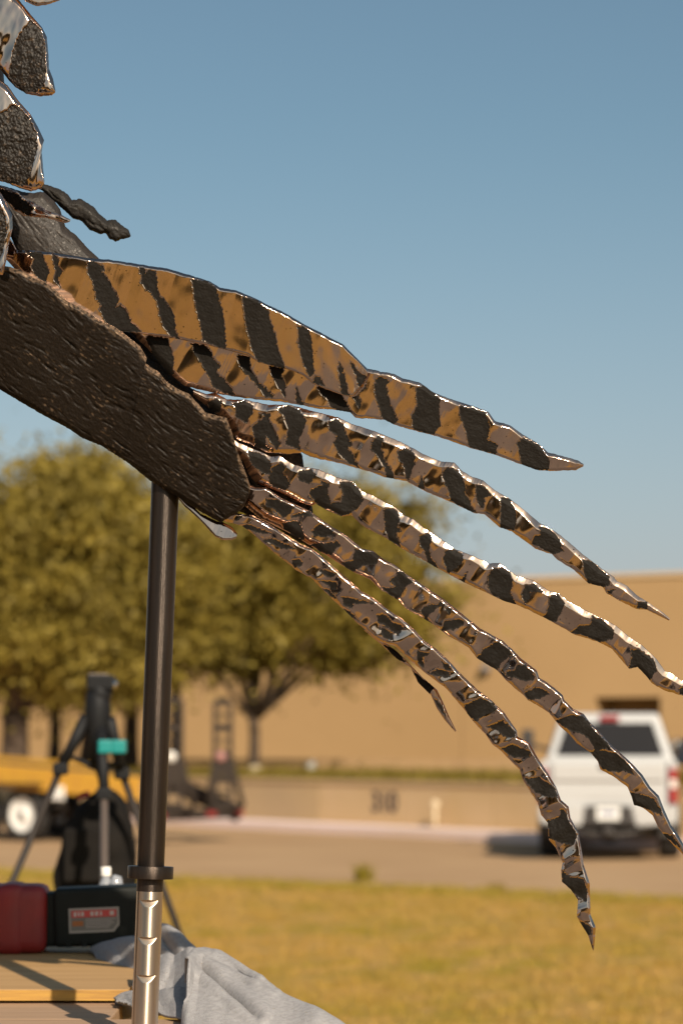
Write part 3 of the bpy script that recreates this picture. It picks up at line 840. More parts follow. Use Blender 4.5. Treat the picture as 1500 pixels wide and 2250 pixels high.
def drape(name, top, hem, nu=170, nv=90, bulge=.05, back=.05, fold=.010, seed=0.0, creases=()):
    """top / hem: lists of (px, py, distance)"""
    T = resample(top, nu); Hm = resample(hem, nu)
    v = np.linspace(-.45, 1, nv)[:, None, None]
    P = T[None] + (Hm - T)[None] * np.clip(v, 0, 1)
    px, py_, d = P[..., 0], P[..., 1], P[..., 2].copy()
    vv = v[..., 0] + 0 * px
    pos = np.clip(vv, 0, 1)
    d -= bulge * (np.sqrt(np.clip(1 - (1 - pos) ** 2, 0, 1)) - pos)       # rounds over the ridge towards the camera
    neg = np.clip(-vv, 0, 1)
    d = d + neg * back * 2
    W3 = at(px, py_ + neg * neg * 260, d)
    u = np.linspace(0, 1, nu)[None] + 0 * px
    f = fold * (noise(u * 5 + seed, vv * 1.3, seed) + .28 * noise(u * 11, vv * 2.5 + 4, seed)) + .0005 * noise(u * 60, vv * 40, 2.2)
    for (x0, y0, x1, y1, wd_, dp) in creases:
        ax, ay = x1 - x0, y1 - y0; L2 = ax * ax + ay * ay
        tt = np.clip(((px - x0) * ax + (py_ - y0) * ay) / L2, 0, 1)
        dist = np.hypot(px - x0 - tt * ax, py_ - y0 - tt * ay)
        f = f - dp * np.exp(-(dist / wd_) ** 2) * np.clip(np.minimum(tt, 1 - tt) * 8 + .25, 0, 1)
        f = f + dp * .7 * np.exp(-((dist - 2.6 * wd_) / (1.6 * wd_)) ** 2)
    n_dir = np.array([.1, -.75, .65])
    W3 = W3 + f[..., None] * n_dir
    idx = np.arange(nv * nu).reshape(nv, nu)
    F = np.stack([idx[:-1, :-1], idx[:-1, 1:], idx[1:, 1:], idx[1:, :-1]], -1).reshape(-1, 4)
    o = mesh_np(name, W3.reshape(-1, 3) - bo, F, M['felt'], blk)
    md = o.modifiers.new('thickness', 'SOLIDIFY'); md.thickness = .006; md.offset = -1
    return o
drape('front_fold', [(412, 2112, 4.62), (428, 2092, 4.72), (448, 2090, 4.76), (483, 2098, 4.74), (517, 2119, 4.68), (559, 2143, 4.60), (604, 2175, 4.52), (656, 2202, 4.46), (698, 2227, 4.40), (736, 2247, 4.36), (800, 2290, 4.3)],
      [(404, 2256, 4.44), (408, 2280, 4.36), (450, 2300, 4.30), (520, 2330, 4.25), (620, 2360, 4.2), (760, 2420, 4.15)], fold=.012, seed=1.7,
      creases=[(440, 2128, 565, 2240, 7, .012), (455, 2112, 560, 2150, 5, .005), (480, 2106, 600, 2178, 4, .004)])
drape('middle_fold', [(300, 2108, 5.02), (345, 2108, 5.0), (385, 2100, 4.96), (420, 2090, 4.90), (448, 2092, 4.86), (470, 2110, 4.84)],
      [(296, 2170, 4.90), (340, 2188, 4.84), (385, 2196, 4.80), (410, 2200, 4.76), (440, 2210, 4.74), (470, 2215, 4.74)], bulge=.03, fold=.016, seed=5.1)
drape('back_fold', [(200, 2082, 5.75), (250, 2074, 5.6), (300, 2058, 5.45), (340, 2040, 5.36), (356, 2037, 5.33), (386, 2052, 5.28), (420, 2074, 5.2), (445, 2098, 5.12)],
      [(215, 2110, 5.62), (255, 2122, 5.46), (300, 2130, 5.35), (350, 2138, 5.28), (390, 2144, 5.2), (440, 2150, 5.12)], bulge=.03, fold=.016, seed=8.4,
      creases=[(352, 2048, 392, 2110, 6, .014)])
drape('loose_corner', [(252, 2198, 4.86), (275, 2188, 4.84), (300, 2184, 4.8), (350, 2182, 4.76), (395, 2176, 4.7), (415, 2180, 4.68)],
      [(258, 2208, 4.80), (290, 2214, 4.76), (320, 2222, 4.70), (360, 2234, 4.62), (395, 2244, 4.56), (415, 2244, 4.54)], bulge=.015, fold=.007, seed=3.4)

# ------------------------------------------------------------------ support pole
M['pole_dark'] = material('blackened_steel', (.050, .039, .032), .40, .85, col2=(.080, .060, .048), scale=5, stretch=(14, 14, 1), bump=.10, bump_scale=60, rough2=.46)
M['pole_bright'] = material('machined_steel', (.66, .53, .40), .30, 1.0, col2=(.56, .44, .33), scale=6, stretch=(20, 20, 1), bump=.03, bump_scale=90, rough2=.38)
for k_ in ('pole_dark', 'pole_bright'):
    n_ = M[k_].node_tree.nodes; p_ = n_['Principled BSDF']
    tg_ = n_.new('ShaderNodeTangent'); tg_.direction_type = 'RADIAL'; tg_.axis = 'Z'
    M[k_].node_tree.links.new(tg_.outputs[0], p_.inputs['Tangent'])
    p_.inputs['Anisotropic'].default_value = .85
    p_.inputs['Anisotropic Rotation'].default_value = .25
PD = 4.25
pb, ptp = pt(316.5, 2284, PD), pt(364.5, 1030, 4.272)
pole = tag(empty('support_pole', pb), 'dark steel support pole with a collar and a notched bright lower tube', 'pole')
PA = (ptp - pb); PLEN = PA.length; PA.normalize()
pole.rotation_euler = PA.to_track_quat('Z', 'Y').to_euler()
Q = PA.to_track_quat('Z', 'Y').to_matrix()
PR = 29.6 * PD / KPX
def hz(py):                      # height along the pole axis of a photo row
    return (2284 - py) / (2284 - 1030) * PLEN
def notched(name, h0, h1, r, notches, mat, n_ang=120, step=.0011, parent=None):
    hs = [h0]
    while hs[-1] < h1: hs.append(hs[-1] + step)
    hs = sorted(set(hs + [x for n0, n1 in notches for x in (n0 - 1e-5, n0 + 1e-5, n1)]))
    hs = np.array(hs)
    th = np.linspace(0, 2 * math.pi, n_ang, endpoint=False)
    # direction from the pole to the camera in the pole's own frame
    toc = Q.transposed() @ Vector((.02, -1, 0)); toc.z = 0; toc.normalize()
    a0 = math.atan2(toc.y, toc.x)
    X = np.cos(th)[None] * r + 0 * hs[:, None]; Y = np.sin(th)[None] * r + 0 * hs[:, None]
    for (bot, top_) in notches:
        m = (hs >= bot) & (hs <= top_)
        dep = r * (1 - math.sqrt(1 - .72 ** 2)) * (hs - bot) / (top_ - bot)
        lim = np.where(m, r - dep, r * 2)[:, None]
        X = np.minimum(X, lim)
    ca, sa = math.cos(a0), math.sin(a0)
    V = np.stack([X * ca - Y * sa, X * sa + Y * ca, np.repeat(hs[:, None], n_ang, 1)], -1)
    idx = np.arange(len(hs) * n_ang).reshape(len(hs), n_ang)
    F = np.stack([idx[:-1], np.roll(idx[:-1], -1, 1), np.roll(idx[1:], -1, 1), idx[1:]], -1).reshape(-1, 4)
    o = mesh_np(name, V.reshape(-1, 3), F, mat, parent)
    md = o.modifiers.new('split', 'EDGE_SPLIT'); md.split_angle = R(38)
    return o
lathe('upper_tube', [(PR * .98, hz(1912)), (PR, hz(1911)), (PR * 1.03, hz(1400)), (PR * 1.05, hz(1030))], (0, 0, 0), (0, 0, 1), M['pole_dark'], pole, 72)
cl = lathe('collar', [(PR, hz(1938.5)), (PR * 1.66, hz(1938.5)), (PR * 1.69, hz(1937)), (PR * 1.69, hz(1913)), (PR * 1.66, hz(1911.5)), (PR, hz(1911.5))], (0, 0, 0), (0, 0, 1), M['pole_dark'], pole, 72, smooth=True)
md = cl.modifiers.new('split', 'EDGE_SPLIT'); md.split_angle = R(35)
lathe('sleeve', [(PR * .975, hz(1966)), (PR * .985, hz(1965)), (PR * .985, hz(1938))], (0, 0, 0), (0, 0, 1), M['pole_dark'], pole, 72)
nt_ = [(hz(2000), hz(1985)), (hz(2081), hz(2065)), (hz(2162), hz(2146))]
notched('notched_tube', 0.0, hz(1962), PR * .965, nt_, M['pole_bright'], parent=pole)

# ------------------------------------------------------------------ the bronze sculpture
def bronze_mat():
    m = bpy.data.materials.new('polished_bronze'); m.use_nodes = True
    nt = m.node_tree; n = nt.nodes; L = nt.links; p = n['Principled BSDF']
    p.inputs['Metallic'].default_value = 1.0
    tc = n.new('ShaderNodeTexCoord')
    t = n.new('ShaderNodeTexNoise'); t.inputs['Scale'].default_value = 14; t.inputs['Detail'].default_value = 4
    L.new(tc.outputs['Object'], t.inputs['Vector'])
    mx = n.new('ShaderNodeMix'); mx.data_type = 'RGBA'
    mx.inputs['A'].default_value = (.67, .475, .37, 1); mx.inputs['B'].default_value = (.57, .40, .31, 1)
    L.new(t.outputs['Fac'], mx.inputs['Factor'])
    v = n.new('ShaderNodeTexVoronoi'); v.inputs['Scale'].default_value = 95
    L.new(tc.outputs['Object'], v.inputs['Vector'])
    t3 = n.new('ShaderNodeTexNoise'); t3.inputs['Scale'].default_value = 30; t3.inputs['Detail'].default_value = 2
    L.new(tc.outputs['Object'], t3.inputs['Vector'])
    mul = n.new('ShaderNodeMath'); mul.operation = 'MULTIPLY_ADD'; mul.inputs[1].default_value = -.22; mul.inputs[2].default_value = .205
    L.new(t3.outputs['Fac'], mul.inputs[0])
    lt = n.new('ShaderNodeMath'); lt.operation = 'LESS_THAN'; L.new(v.outputs['Distance'], lt.inputs[0]); L.new(mul.outputs[0], lt.inputs[1])
    mx2 = n.new('ShaderNodeMix'); mx2.data_type = 'RGBA'; mx2.inputs['B'].default_value = (.06, .04, .03, 1)
    L.new(lt.outputs[0], mx2.inputs['Factor']); L.new(mx.outputs['Result'], mx2.inputs['A'])
    L.new(mx2.outputs['Result'], p.inputs['Base Color'])
    r = n.new('ShaderNodeMapRange'); r.inputs['To Min'].default_value = .045; r.inputs['To Max'].default_value = .14
    t2 = n.new('ShaderNodeTexNoise'); t2.inputs['Scale'].default_value = 40; t2.inputs['Detail'].default_value = 5
    L.new(tc.outputs['Object'], t2.inputs['Vector']); L.new(t2.outputs['Fac'], r.inputs['Value']); L.new(r.outputs[0], p.inputs['Roughness'])
    return m
M['bronze'] = bronze_mat()
def patina_mat(name, c1, c2, glint, rough, metal, sc=70, strength=.9, stretch=(1, 1, 1), lo=.56, hi=.70, spec=.5, attr=None):
    m = bpy.data.materials.new(name); m.use_nodes = True
    nt = m.node_tree; n = nt.nodes; L = nt.links; p = n['Principled BSDF']
    p.inputs['Metallic'].default_value = metal
    p.inputs['Specular IOR Level'].default_value = spec
    tc = n.new('ShaderNodeTexCoord'); mp = n.new('ShaderNodeMapping'); mp.inputs['Scale'].default_value = stretch
    L.new(tc.outputs['Object'], mp.inputs['Vector'])
    t = n.new('ShaderNodeTexNoise'); t.inputs['Scale'].default_value = sc; t.inputs['Detail'].default_value = 7; t.inputs['Roughness'].default_value = .65
    L.new(mp.outputs[0], t.inputs['Vector'])
    mx = n.new('ShaderNodeMix'); mx.data_type = 'RGBA'; mx.inputs['A'].default_value = (*c1, 1); mx.inputs['B'].default_value = (*c2, 1)
    L.new(t.outputs['Fac'], mx.inputs['Factor'])
    t4 = n.new('ShaderNodeTexNoise'); t4.inputs['Scale'].default_value = sc * 2.1; t4.inputs['Detail'].default_value = 3
    L.new(mp.outputs[0], t4.inputs['Vector'])
    r = n.new('ShaderNodeMapRange'); r.inputs['From Min'].default_value = lo; r.inputs['From Max'].default_value = hi
    L.new(t4.outputs['Fac'], r.inputs['Value'])
    mx2 = n.new('ShaderNodeMix'); mx2.data_type = 'RGBA'; mx2.inputs['B'].default_value = (*glint, 1)
    L.new(r.outputs[0], mx2.inputs['Factor']); L.new(mx.outputs['Result'], mx2.inputs['A'])
    L.new(mx2.outputs['Result'], p.inputs['Base Color'])
    rr = n.new('ShaderNodeMapRange'); rr.inputs['To Min'].default_value = rough; rr.inputs['To Max'].default_value = rough * .55
    L.new(r.outputs[0], rr.inputs['Value']); L.new(rr.outputs[0], p.inputs['Roughness'])
    b = n.new('ShaderNodeBump'); b.inputs['Strength'].default_value = strength; b.inputs['Distance'].default_value = .004
    L.new(t.outputs['Fac'], b.inputs['Height']); L.new(b.outputs[0], p.inputs['Normal'])
    if attr:                                   # wear on high spots bares the bronze; sunlit top lip painted in too
        at_ = n.new('ShaderNodeAttribute'); at_.attribute_name = attr
        m3 = n.new('ShaderNodeMix'); m3.data_type = 'RGBA'; m3.inputs['B'].default_value = (.36, .235, .145, 1)
        L.new(at_.outputs['Fac'], m3.inputs['Factor']); L.new(mx2.outputs['Result'], m3.inputs['A']); L.new(m3.outputs['Result'], p.inputs['Base Color'])
        me_ = n.new('ShaderNodeMath'); me_.operation = 'MULTIPLY'; me_.inputs[1].default_value = .9
        L.new(at_.outputs['Fac'], me_.inputs[0]); L.new(me_.outputs[0], p.inputs['Metallic'])
        m4 = n.new('ShaderNodeMix'); m4.inputs['B'].default_value = .28
        L.new(at_.outputs['Fac'], m4.inputs['Factor']); L.new(rr.outputs[0], m4.inputs['A']); L.new(m4.outputs['Result'], p.inputs['Roughness'])
    return m
M['patina'] = patina_mat('dark_patina', (.0065, .0048, .0032), (.0135, .0098, .0066), (.04, .027, .017), .65, .0, sc=230, strength=.22, lo=.66, hi=.82, spec=.16)
M['trunk_patina'] = patina_mat('bark_patina', (.0085, .0058, .0038), (.0185, .0122, .0078), (.034, .021, .012), .55, .0, sc=150, strength=.25, lo=.6, hi=.78, spec=.16, attr='worn')
M['hollow_patina'] = patina_mat('hollow_patina', (.008, .006, .004), (.022, .0155, .0105), (.085, .056, .035), .5, .1, sc=60, strength=.55, lo=.57, hi=.74, spec=.3)
M['limb_patina'] = patina_mat('limb_patina', (.014, .0105, .008), (.033, .025, .019), (.055, .040, .030), .6, .1, sc=120, strength=.4)
M['twig_patina'] = patina_mat('twig_patina', (.012, .010, .008), (.022, .018, .014), (.035, .028, .022), .65, .0, sc=90, strength=.5, spec=.3)

scu = tag(empty('feather_sculpture', (-1.35, 4.5, DECK)), 'bronze sculpture of a bark-textured wing with long polished, dark-banded feathers', 'sculpture')
so = np.array([-1.35, 4.5, DECK])
ZV = dict(A=(0, 540, 4.4118), B=(280, 560, 4.16667), C=(560, 640, 4.16667), D=(440, 860, 4.16667), E=(700, 900, 4.16667), F=(920, 1160, 4.16667),
          G=(640, 1160, 4.16667), H=(0, 380, 4.16667), N=(400, 550, 1.66667), P=(900, 950, 2.5), Q=(950, 1450, 2.7273), T=(1140, 1480, 4.16667), U=(480, 950, 2.4194), S=(0, 0, 1.0))
def Z(k, *pts):
    x0, y0, s = ZV[k]
    return [(x0 + x / s, y0 + y / s) for x, y in pts]

def plate(name, top, bot, d0, d1, th, tilt, bevel, wave, bands=(), mat='bronze', jag=1.0, bbev=None, seed=0.0, step=1.7,
          wl=(58., 1.4), convex=0.0, recess=.0009, rough=.00036, band_name='dark_band', bark=None, spin=0.0, scoop=0.0, band_mat='patina', tslope=.62, bslope=.35, lipw=0.0, facet=None, roll=0.0):
    """closed plate between an upper and a lower outline (photo pixels), real depth and thickness"""
    La = np.linalg.norm(np.diff(np.asarray(top, float), axis=0), axis=1).sum()
    N = int(La / step)
    T = resample(top, N); B = resample(bot, N)
    w = np.linalg.norm(B - T, axis=1)
    s_ = np.linspace(0, La, N)
    for E_, sg in ((T, 1.), (B, 5.)):
        j = jag * (1.3 * noise(s_ / 13., sg + seed) + .8 * noise(s_ / 5., sg + 3 + seed)) * np.clip(w / 20, 0, 1)
        E_[:, 1] += j; E_[:, 0] += j * .4
    Mf = max(14, int(w.max() / 1.9)); Mb = 10
    vf = np.linspace(0, 1, Mf); vf = .82 * vf + .18 * (.5 - .5 * np.cos(np.pi * vf))
    vb = np.linspace(1, 0, Mb + 2)[1:-1]
    pxm = d0 / KPX
    dc = np.interp(np.linspace(0, 1, N), np.linspace(0, 1, np.size(d1) + 1), np.concatenate([[d0], np.atleast_1d(d1)]))[:, None]
    k = np.clip(w / 34., .12, 1)[:, None]
    bt = np.minimum(bevel * (1 + .35 * noise(s_ / 45., 9 + seed)), w * .34)[:, None]
    bb = np.minimum((bbev or bevel * .8) * (1 + .35 * noise(s_ / 45., 19 + seed)), w * .34)[:, None]
    rr_ = np.clip(1 - s_ / (.30 * La), 0, 1)[:, None] * roll                  # lower edge rolls under next to the trunk
    bb = np.minimum(bb * (1 + 3.2 * rr_), w[:, None] * .5)
    P = T[:, None] + (B - T)[:, None] * vf[None, :, None]
    a = vf[None] * w[:, None]; b = (1 - vf)[None] * w[:, None]
    rt = np.minimum(bt * pxm * tslope, th * .7 * k); rbm = np.minimum(bb * pxm * bslope * (1 + 2.0 * rr_), th * (.7 + .25 * np.minimum(rr_, 1)) * k)
    prof = rt * np.clip(1 - a / bt, 0, 1) ** 1.15 + rbm * np.clip(1 - b / bb, 0, 1) ** 1.4
    tl = tilt + spin * noise(s_ / 90., 31 + seed)[:, None]
    dep = dc + prof + tl * (vf[None] - .5) * w[:, None] * pxm
    if convex: dep = dep - convex * k * np.sqrt(np.clip(1 - (2 * vf[None] - 1) ** 2, 0, 1))
    S2 = s_[:, None] + 0 * a; V2 = a
    fade = np.clip(np.minimum(a / bt, b / bb), 0, 1)
    wv = noise(S2 / wl[0], V2 / (wl[0] * wl[1]), 40 + seed) + .35 * noise(S2 / (wl[0] * .42), V2 / (wl[0] * .6), 50 + seed)
    dep = dep + wave * wv * (.35 + .65 * fade) * k
    if facet:
        ph = (s_ / facet[1] + .35 * noise(s_ / 160., 3 + seed))[:, None] + .12 * vf[None]
        dep = dep + facet[0] * k * np.abs(ph % 1. - .5) * 2 * (.4 + .6 * fade)
    if scoop: dep = dep + scoop * np.abs(np.sin(S2 / 37. + 2.5 * noise(S2 / 120., 7 + seed))) ** .8 * fade * k
    ids = np.full((N, Mf), -1)
    if bands:
        qx = P[..., 0] + 2.6 * noise(P[..., 0] / 9., P[..., 1] / 9., 60 + seed) + 1.6 * noise(P[..., 0] / 3.5, P[..., 1] / 3.5, 64)
        qy = P[..., 1] + 2.6 * noise(P[..., 0] / 9., P[..., 1] / 9., 70 + seed) + 1.6 * noise(P[..., 0] / 3.5, P[..., 1] / 3.5, 74)
        for i, poly in enumerate(bands):
            ids[inpoly(qx, qy, poly)] = i
        m = (ids >= 0).astype(float)
        dep = dep + m * (recess + rough * 1.3 * noise(P[..., 0] / 14., P[..., 1] / 14., 86) + rough * noise(P[..., 0] / 5., P[..., 1] / 5., 80) + rough * .7 * noise(P[..., 0] / 2.6, P[..., 1] / 2.6, 84))
    worn_lit = None
    if bark is not None:
        amp, bdir = bark
        u = P[..., 0] * bdir[0] + P[..., 1] * bdir[1]; q = -P[..., 0] * bdir[1] + P[..., 1] * bdir[0]
        wq = q + 10 * noise(u / 90., q / 60., 1.1)
        rid = 1 - np.abs(noise(u / 150., wq / 11., 2.2)) + .6 * noise(u / 90., wq / 4.5, 12.)
        flk = np.clip(noise(u / 16., wq / 7., 3.3) - .12, 0, 1)
        pit = np.clip(-noise(u / 30., wq / 7., 5.5) - .22, 0, 1)
        dep = dep - amp * (.34 * rid + 1.1 * flk - 2.8 * pit + .25 * noise(u / 60., wq / 30., 4.4) + .35 * noise(u / 4., wq / 3., 6.6)) * (.4 + .6 * fade)
        lip = np.clip(1.25 - a / (12 + 9 * noise(s_ / 30., 3.7)[:, None]), 0, 1) * np.clip(.55 + 1.2 * noise(u / 7., q / 5., 8.8), 0, 1)  # sunlit brightness of the polished top lip, put into the colour mask
        pm = np.clip(noise(u / 80., q / 45., 9.9) * 2.2 + .25, 0, 1) * np.clip(.6 + .8 * noise(u / 14., q / 9., 19.9), 0, 1)
        wf = np.clip(np.maximum(1.3 * np.clip(noise(u / 11., wq / 5., 3.9) - .29, 0, 1) * pm, lip * lipw), 0, 1)
        worn_lit = np.concatenate([wf, np.zeros((N, Mb))], 1)
    Pb = T[:, None] + (B - T)[:, None] * vb[None, :, None]
    ab = np.minimum(vb[None], 1 - vb[None]) * w[:, None]
    depb = dc + th * k - th / 2 * k * np.clip(1 - ab / bt, 0, 1) ** 2 + tl * (vb[None] - .5) * w[:, None] * pxm + wave * noise(s_[:, None] / 50., vb[None] * 2, 90)
    if convex: depb = depb + convex * k * np.sqrt(np.clip(1 - (2 * vb[None] - 1) ** 2, 0, 1))
    V = np.concatenate([at(P[..., 0], P[..., 1], dep), at(Pb[..., 0], Pb[..., 1], depb)], 1) - so
    Mt = Mf + Mb
    idx = np.arange(N * Mt).reshape(N, Mt)
    F = np.stack([idx[:-1], idx[1:], np.roll(idx[1:], -1, 1), np.roll(idx[:-1], -1, 1)], -1)    # (N-1, Mt, 4)
    fid = np.full((N - 1, Mt), -1)
    fid[:, :Mf - 1] = ids[:-1, :-1]
    flat_v = V.reshape(-1, 3)
    def part(nm, sel, mt, parent, caps=False):
        f = F[sel].reshape(-1, 4)
        if not len(f): return None
        used, inv = np.unique(f, return_inverse=True)
        o = mesh_np(nm, flat_v[used], inv.reshape(-1, 4), M[mt], parent)
        if worn_lit is not None and nm == name:
            at_ = o.data.attributes.new('worn', 'FLOAT', 'POINT')
            at_.data.foreach_set('value', worn_lit.ravel()[used].astype(np.float32))
        return o
    body = part(name, fid < 0, mat, scu)
    # close both ends
    for row, nm in ((0, 'root_end'), (N - 1, 'tip_end')):
        ring = V[row]; c = ring.mean(0)
        vv = np.concatenate([ring, c[None]]); n_ = len(ring)
        ff = np.array([[i, (i + 1) % n_, n_] for i in range(n_)])
        mesh_np(nm, vv, ff, M[mat], body, smooth=False)
    for i in range(len(bands)):
        part(band_name, fid == i, band_mat, body)
    return body

# --- trunk of the wing
plate('wing_trunk',
      [(-260, 470), (-120, 520), (0, 581), (45, 592), (77, 612), (97, 618), (122, 636), (145, 660), (172, 673), (193, 686), (222, 704), (249, 716), (272, 732), (292, 748), (308, 761), (323, 786), (318, 797), (350, 818), (364, 837), (395, 857), (414, 864), (436, 888), (453, 907), (483, 914), (498, 918), (510, 951), (522, 992), (531, 1016), (543, 1047), (550, 1069)],
      [(-260, 690), (-120, 780), (0, 856), (52, 887), (100, 915), (148, 940), (180, 962), (224, 980), (280, 1016), (332, 1058), (400, 1098), (440, 1124), (484, 1148), (519, 1129), (536, 1114), (548, 1085)],
      4.20, [4.20], .14, .40, 9, .004, mat='trunk_patina', jag=1.3, convex=.006, seed=2.0, bark=(.0015, (.83, .56)), step=1.5, wl=(160., 1.), tslope=1.0, bbev=10, bslope=1.0, lipw=.7)
# body of the sculpture, outside the frame to the left
bdy = [pt(-420, 2300, 4.5), pt(-400, 1700, 4.46), pt(-330, 1100, 4.42), pt(-260, 600, 4.36), pt(-200, 200, 4.34), pt(-170, -150, 4.34), pt(-190, -420, 4.36)]
bm = bmesh.new(); add_tube(bm, [p - Vector(so.tolist()) for p in bdy], [.13, .14, .17, .19, .17, .13, .07], 28)
bmesh.ops.subdivide_edges(bm, edges=list(bm.edges), cuts=2, use_grid_fill=True)
for v in bm.verts: v.co += Vector((1, .6, .2)) * .015 * float(noise(v.co.x * 18, v.co.y * 18, v.co.z * 9))
bm_obj('sculpture_body', bm, M['trunk_patina'], scu, True)

plate('feather_root', [(60, 590), (160, 650), (250, 700), (330, 755), (400, 838), (470, 885), (540, 905), (610, 960), (655, 985), (664, 1000), (668, 1030), (684, 1100), (690, 1150)],
      [(60, 690), (200, 800), (330, 930), (430, 1050), (500, 1110), (560, 1140), (615, 1165), (655, 1190), (688, 1206), (692, 1190)],
      4.30, [4.30], .03, .0, 10, .006, mat='twig_patina', jag=2.0, seed=90.0, wl=(40., 1.), bark=(.002, (.83, .56)))
# --- first feather: upper plate over the long lower plate
plate('feather', [(14, 558), (36, 549), (72, 549), (115, 554), (149, 559), (190, 566), (240, 570), (288, 577), (330, 584), (366, 589), (424, 606), (462, 618), (482, 631), (520, 638), (563, 656), (587, 669), (616, 682), (638, 694), (651, 702), (675, 716), (704, 730), (733, 746), (752, 755), (771, 774), (807, 810), (808, 820)],
      [(14, 570), (60, 620), (120, 670), (190, 712), (240, 728), (280, 729), (321, 735), (369, 740), (393, 745), (419, 750), (453, 757), (496, 768), (544, 780), (568, 796), (590, 801), (623, 809), (644, 815), (666, 825), (687, 842), (714, 854), (747, 866), (766, 872), (776, 869), (795, 846), (808, 822)],
      4.222, [4.225, 4.212, 4.222], .022, .158, 6, .0011, [
      Z('A', (250, 55), (405, 60), (440, 160), (475, 230), (450, 350), (340, 290), (300, 190), (330, 120), (280, 100)),
      Z('A', (500, 70), (555, 90), (570, 180), (605, 240), (560, 310), (580, 400), (520, 330), (545, 250), (515, 160)),
      Z('A', (840, 150), (900, 145), (1000, 190), (1010, 240), (980, 240), (1060, 330), (1080, 410), (1130, 450), (1150, 540), (1110, 600), (1170, 560), (1240, 650), (1270, 730), (1370, 830), (1180, 830), (1040, 760), (960, 620), (980, 570), (930, 500), (920, 440), (890, 330), (850, 260)),
      Z('B', (100, 105), (150, 115), (165, 160), (190, 130), (255, 135), (270, 290), (290, 370), (330, 400), (420, 540), (440, 700), (475, 770), (400, 745), (330, 660), (290, 540), (270, 420), (190, 330), (120, 250), (125, 190)),
      Z('B', (585, 220), (700, 230), (800, 280), (820, 340), (850, 450), (880, 600), (900, 860), (800, 830), (690, 780), (680, 700), (640, 560), (610, 380)),
      Z('B', (1045, 370), (1180, 410), (1290, 500), (1310, 620), (1350, 720), (1370, 850), (1410, 950), (1440, 1050), (1300, 1010), (1190, 970), (1130, 840), (1080, 640), (1060, 480)),
      Z('C', (385, 310), (460, 320), (500, 380), (520, 520), (540, 740), (500, 790), (440, 660), (400, 500)),
      Z('C', (550, 760), (600, 790), (640, 870), (600, 860), (530, 830)),
      Z('C', (770, 640), (800, 700), (830, 820), (860, 960), (790, 940), (770, 820), (760, 700)),
      Z('C', (870, 640), (900, 650), (930, 720), (1000, 770), (1025, 790), (960, 880), (940, 870), (920, 770), (880, 690))],
      seed=1.0, wl=(75., 3.5), spin=.02, jag=.7, tslope=1.5, bbev=5, facet=(.0014, 128.), roll=.6)
plate('feather', [(250, 690), (350, 720), (450, 742), (560, 770), (660, 800), (740, 815), (790, 812), (810, 810), (836, 816), (865, 821), (884, 831), (922, 840), (952, 862), (991, 877), (1039, 892), (1072, 904), (1087, 925), (1120, 934), (1144, 952), (1180, 973), (1204, 994), (1240, 1003), (1270, 1012), (1282, 1020)],
      [(250, 700), (290, 735), (323, 764), (352, 800), (376, 824), (405, 848), (448, 858), (482, 866), (520, 872), (560, 877), (591, 880), (627, 884), (666, 891), (704, 899), (728, 899), (769, 906), (781, 918), (844, 922), (868, 934), (910, 946), (946, 955), (964, 960), (1036, 985), (1087, 999), (1138, 1018), (1180, 1033), (1210, 1035), (1264, 1033), (1281, 1025)],
      4.248, [4.248, 4.238, 4.232], .024, .158, 8, .0016, [
      Z('B', (170, 735), (365, 755), (400, 850), (420, 950), (415, 1070), (400, 1110), (300, 1050), (220, 950), (215, 860), (175, 800)),
      Z('B', (575, 795), (720, 825), (760, 870), (780, 930), (850, 1020), (810, 1060), (860, 1110), (930, 1190), (990, 1280), (900, 1270), (780, 1200), (740, 1100), (690, 1020), (620, 900)),
      Z('B', (1010, 910), (1110, 930), (1130, 1040), (1200, 1160), (1340, 1290), (1330, 1310), (1260, 1300), (1150, 1150), (1060, 1060), (1005, 960)),
      Z('C', (130, 680), (270, 690), (240, 770), (280, 850), (275, 980), (210, 880), (150, 760)),
      Z('C', (375, 860), (410, 950), (450, 1040), (380, 1030), (370, 950)),
      Z('C', (560, 860), (640, 880), (780, 930), (830, 1010), (880, 1090), (890, 1130), (780, 1100), (690, 1060), (660, 980), (610, 950)),
      Z('C', (890, 970), (940, 940), (1010, 850), (1020, 800), (1015, 880), (940, 940), (975, 1020), (950, 1080), (920, 1010)),
      Z('C', (1110, 800), (1150, 770), (1230, 820), (1200, 870), (1220, 980), (1260, 1080), (1305, 1180), (1260, 1225), (1170, 1170), (1130, 1050), (1100, 950), (1085, 870)),
      Z('N', (855, 500), (890, 490), (945, 545), (940, 600), (945, 640), (920, 675), (845, 655), (840, 605), (860, 570)),
      Z('N', (1015, 565), (1110, 590), (1125, 640), (1115, 690), (1155, 710), (1145, 748), (1050, 720), (1035, 650), (1015, 600)),
      Z('N', (1225, 700), (1250, 685), (1310, 715), (1345, 770), (1340, 805), (1290, 805), (1240, 780))],
      seed=11.0, wl=(70., 1.6), bbev=7, spin=.03, tslope=.85, facet=(.0017, 96.), roll=.6)
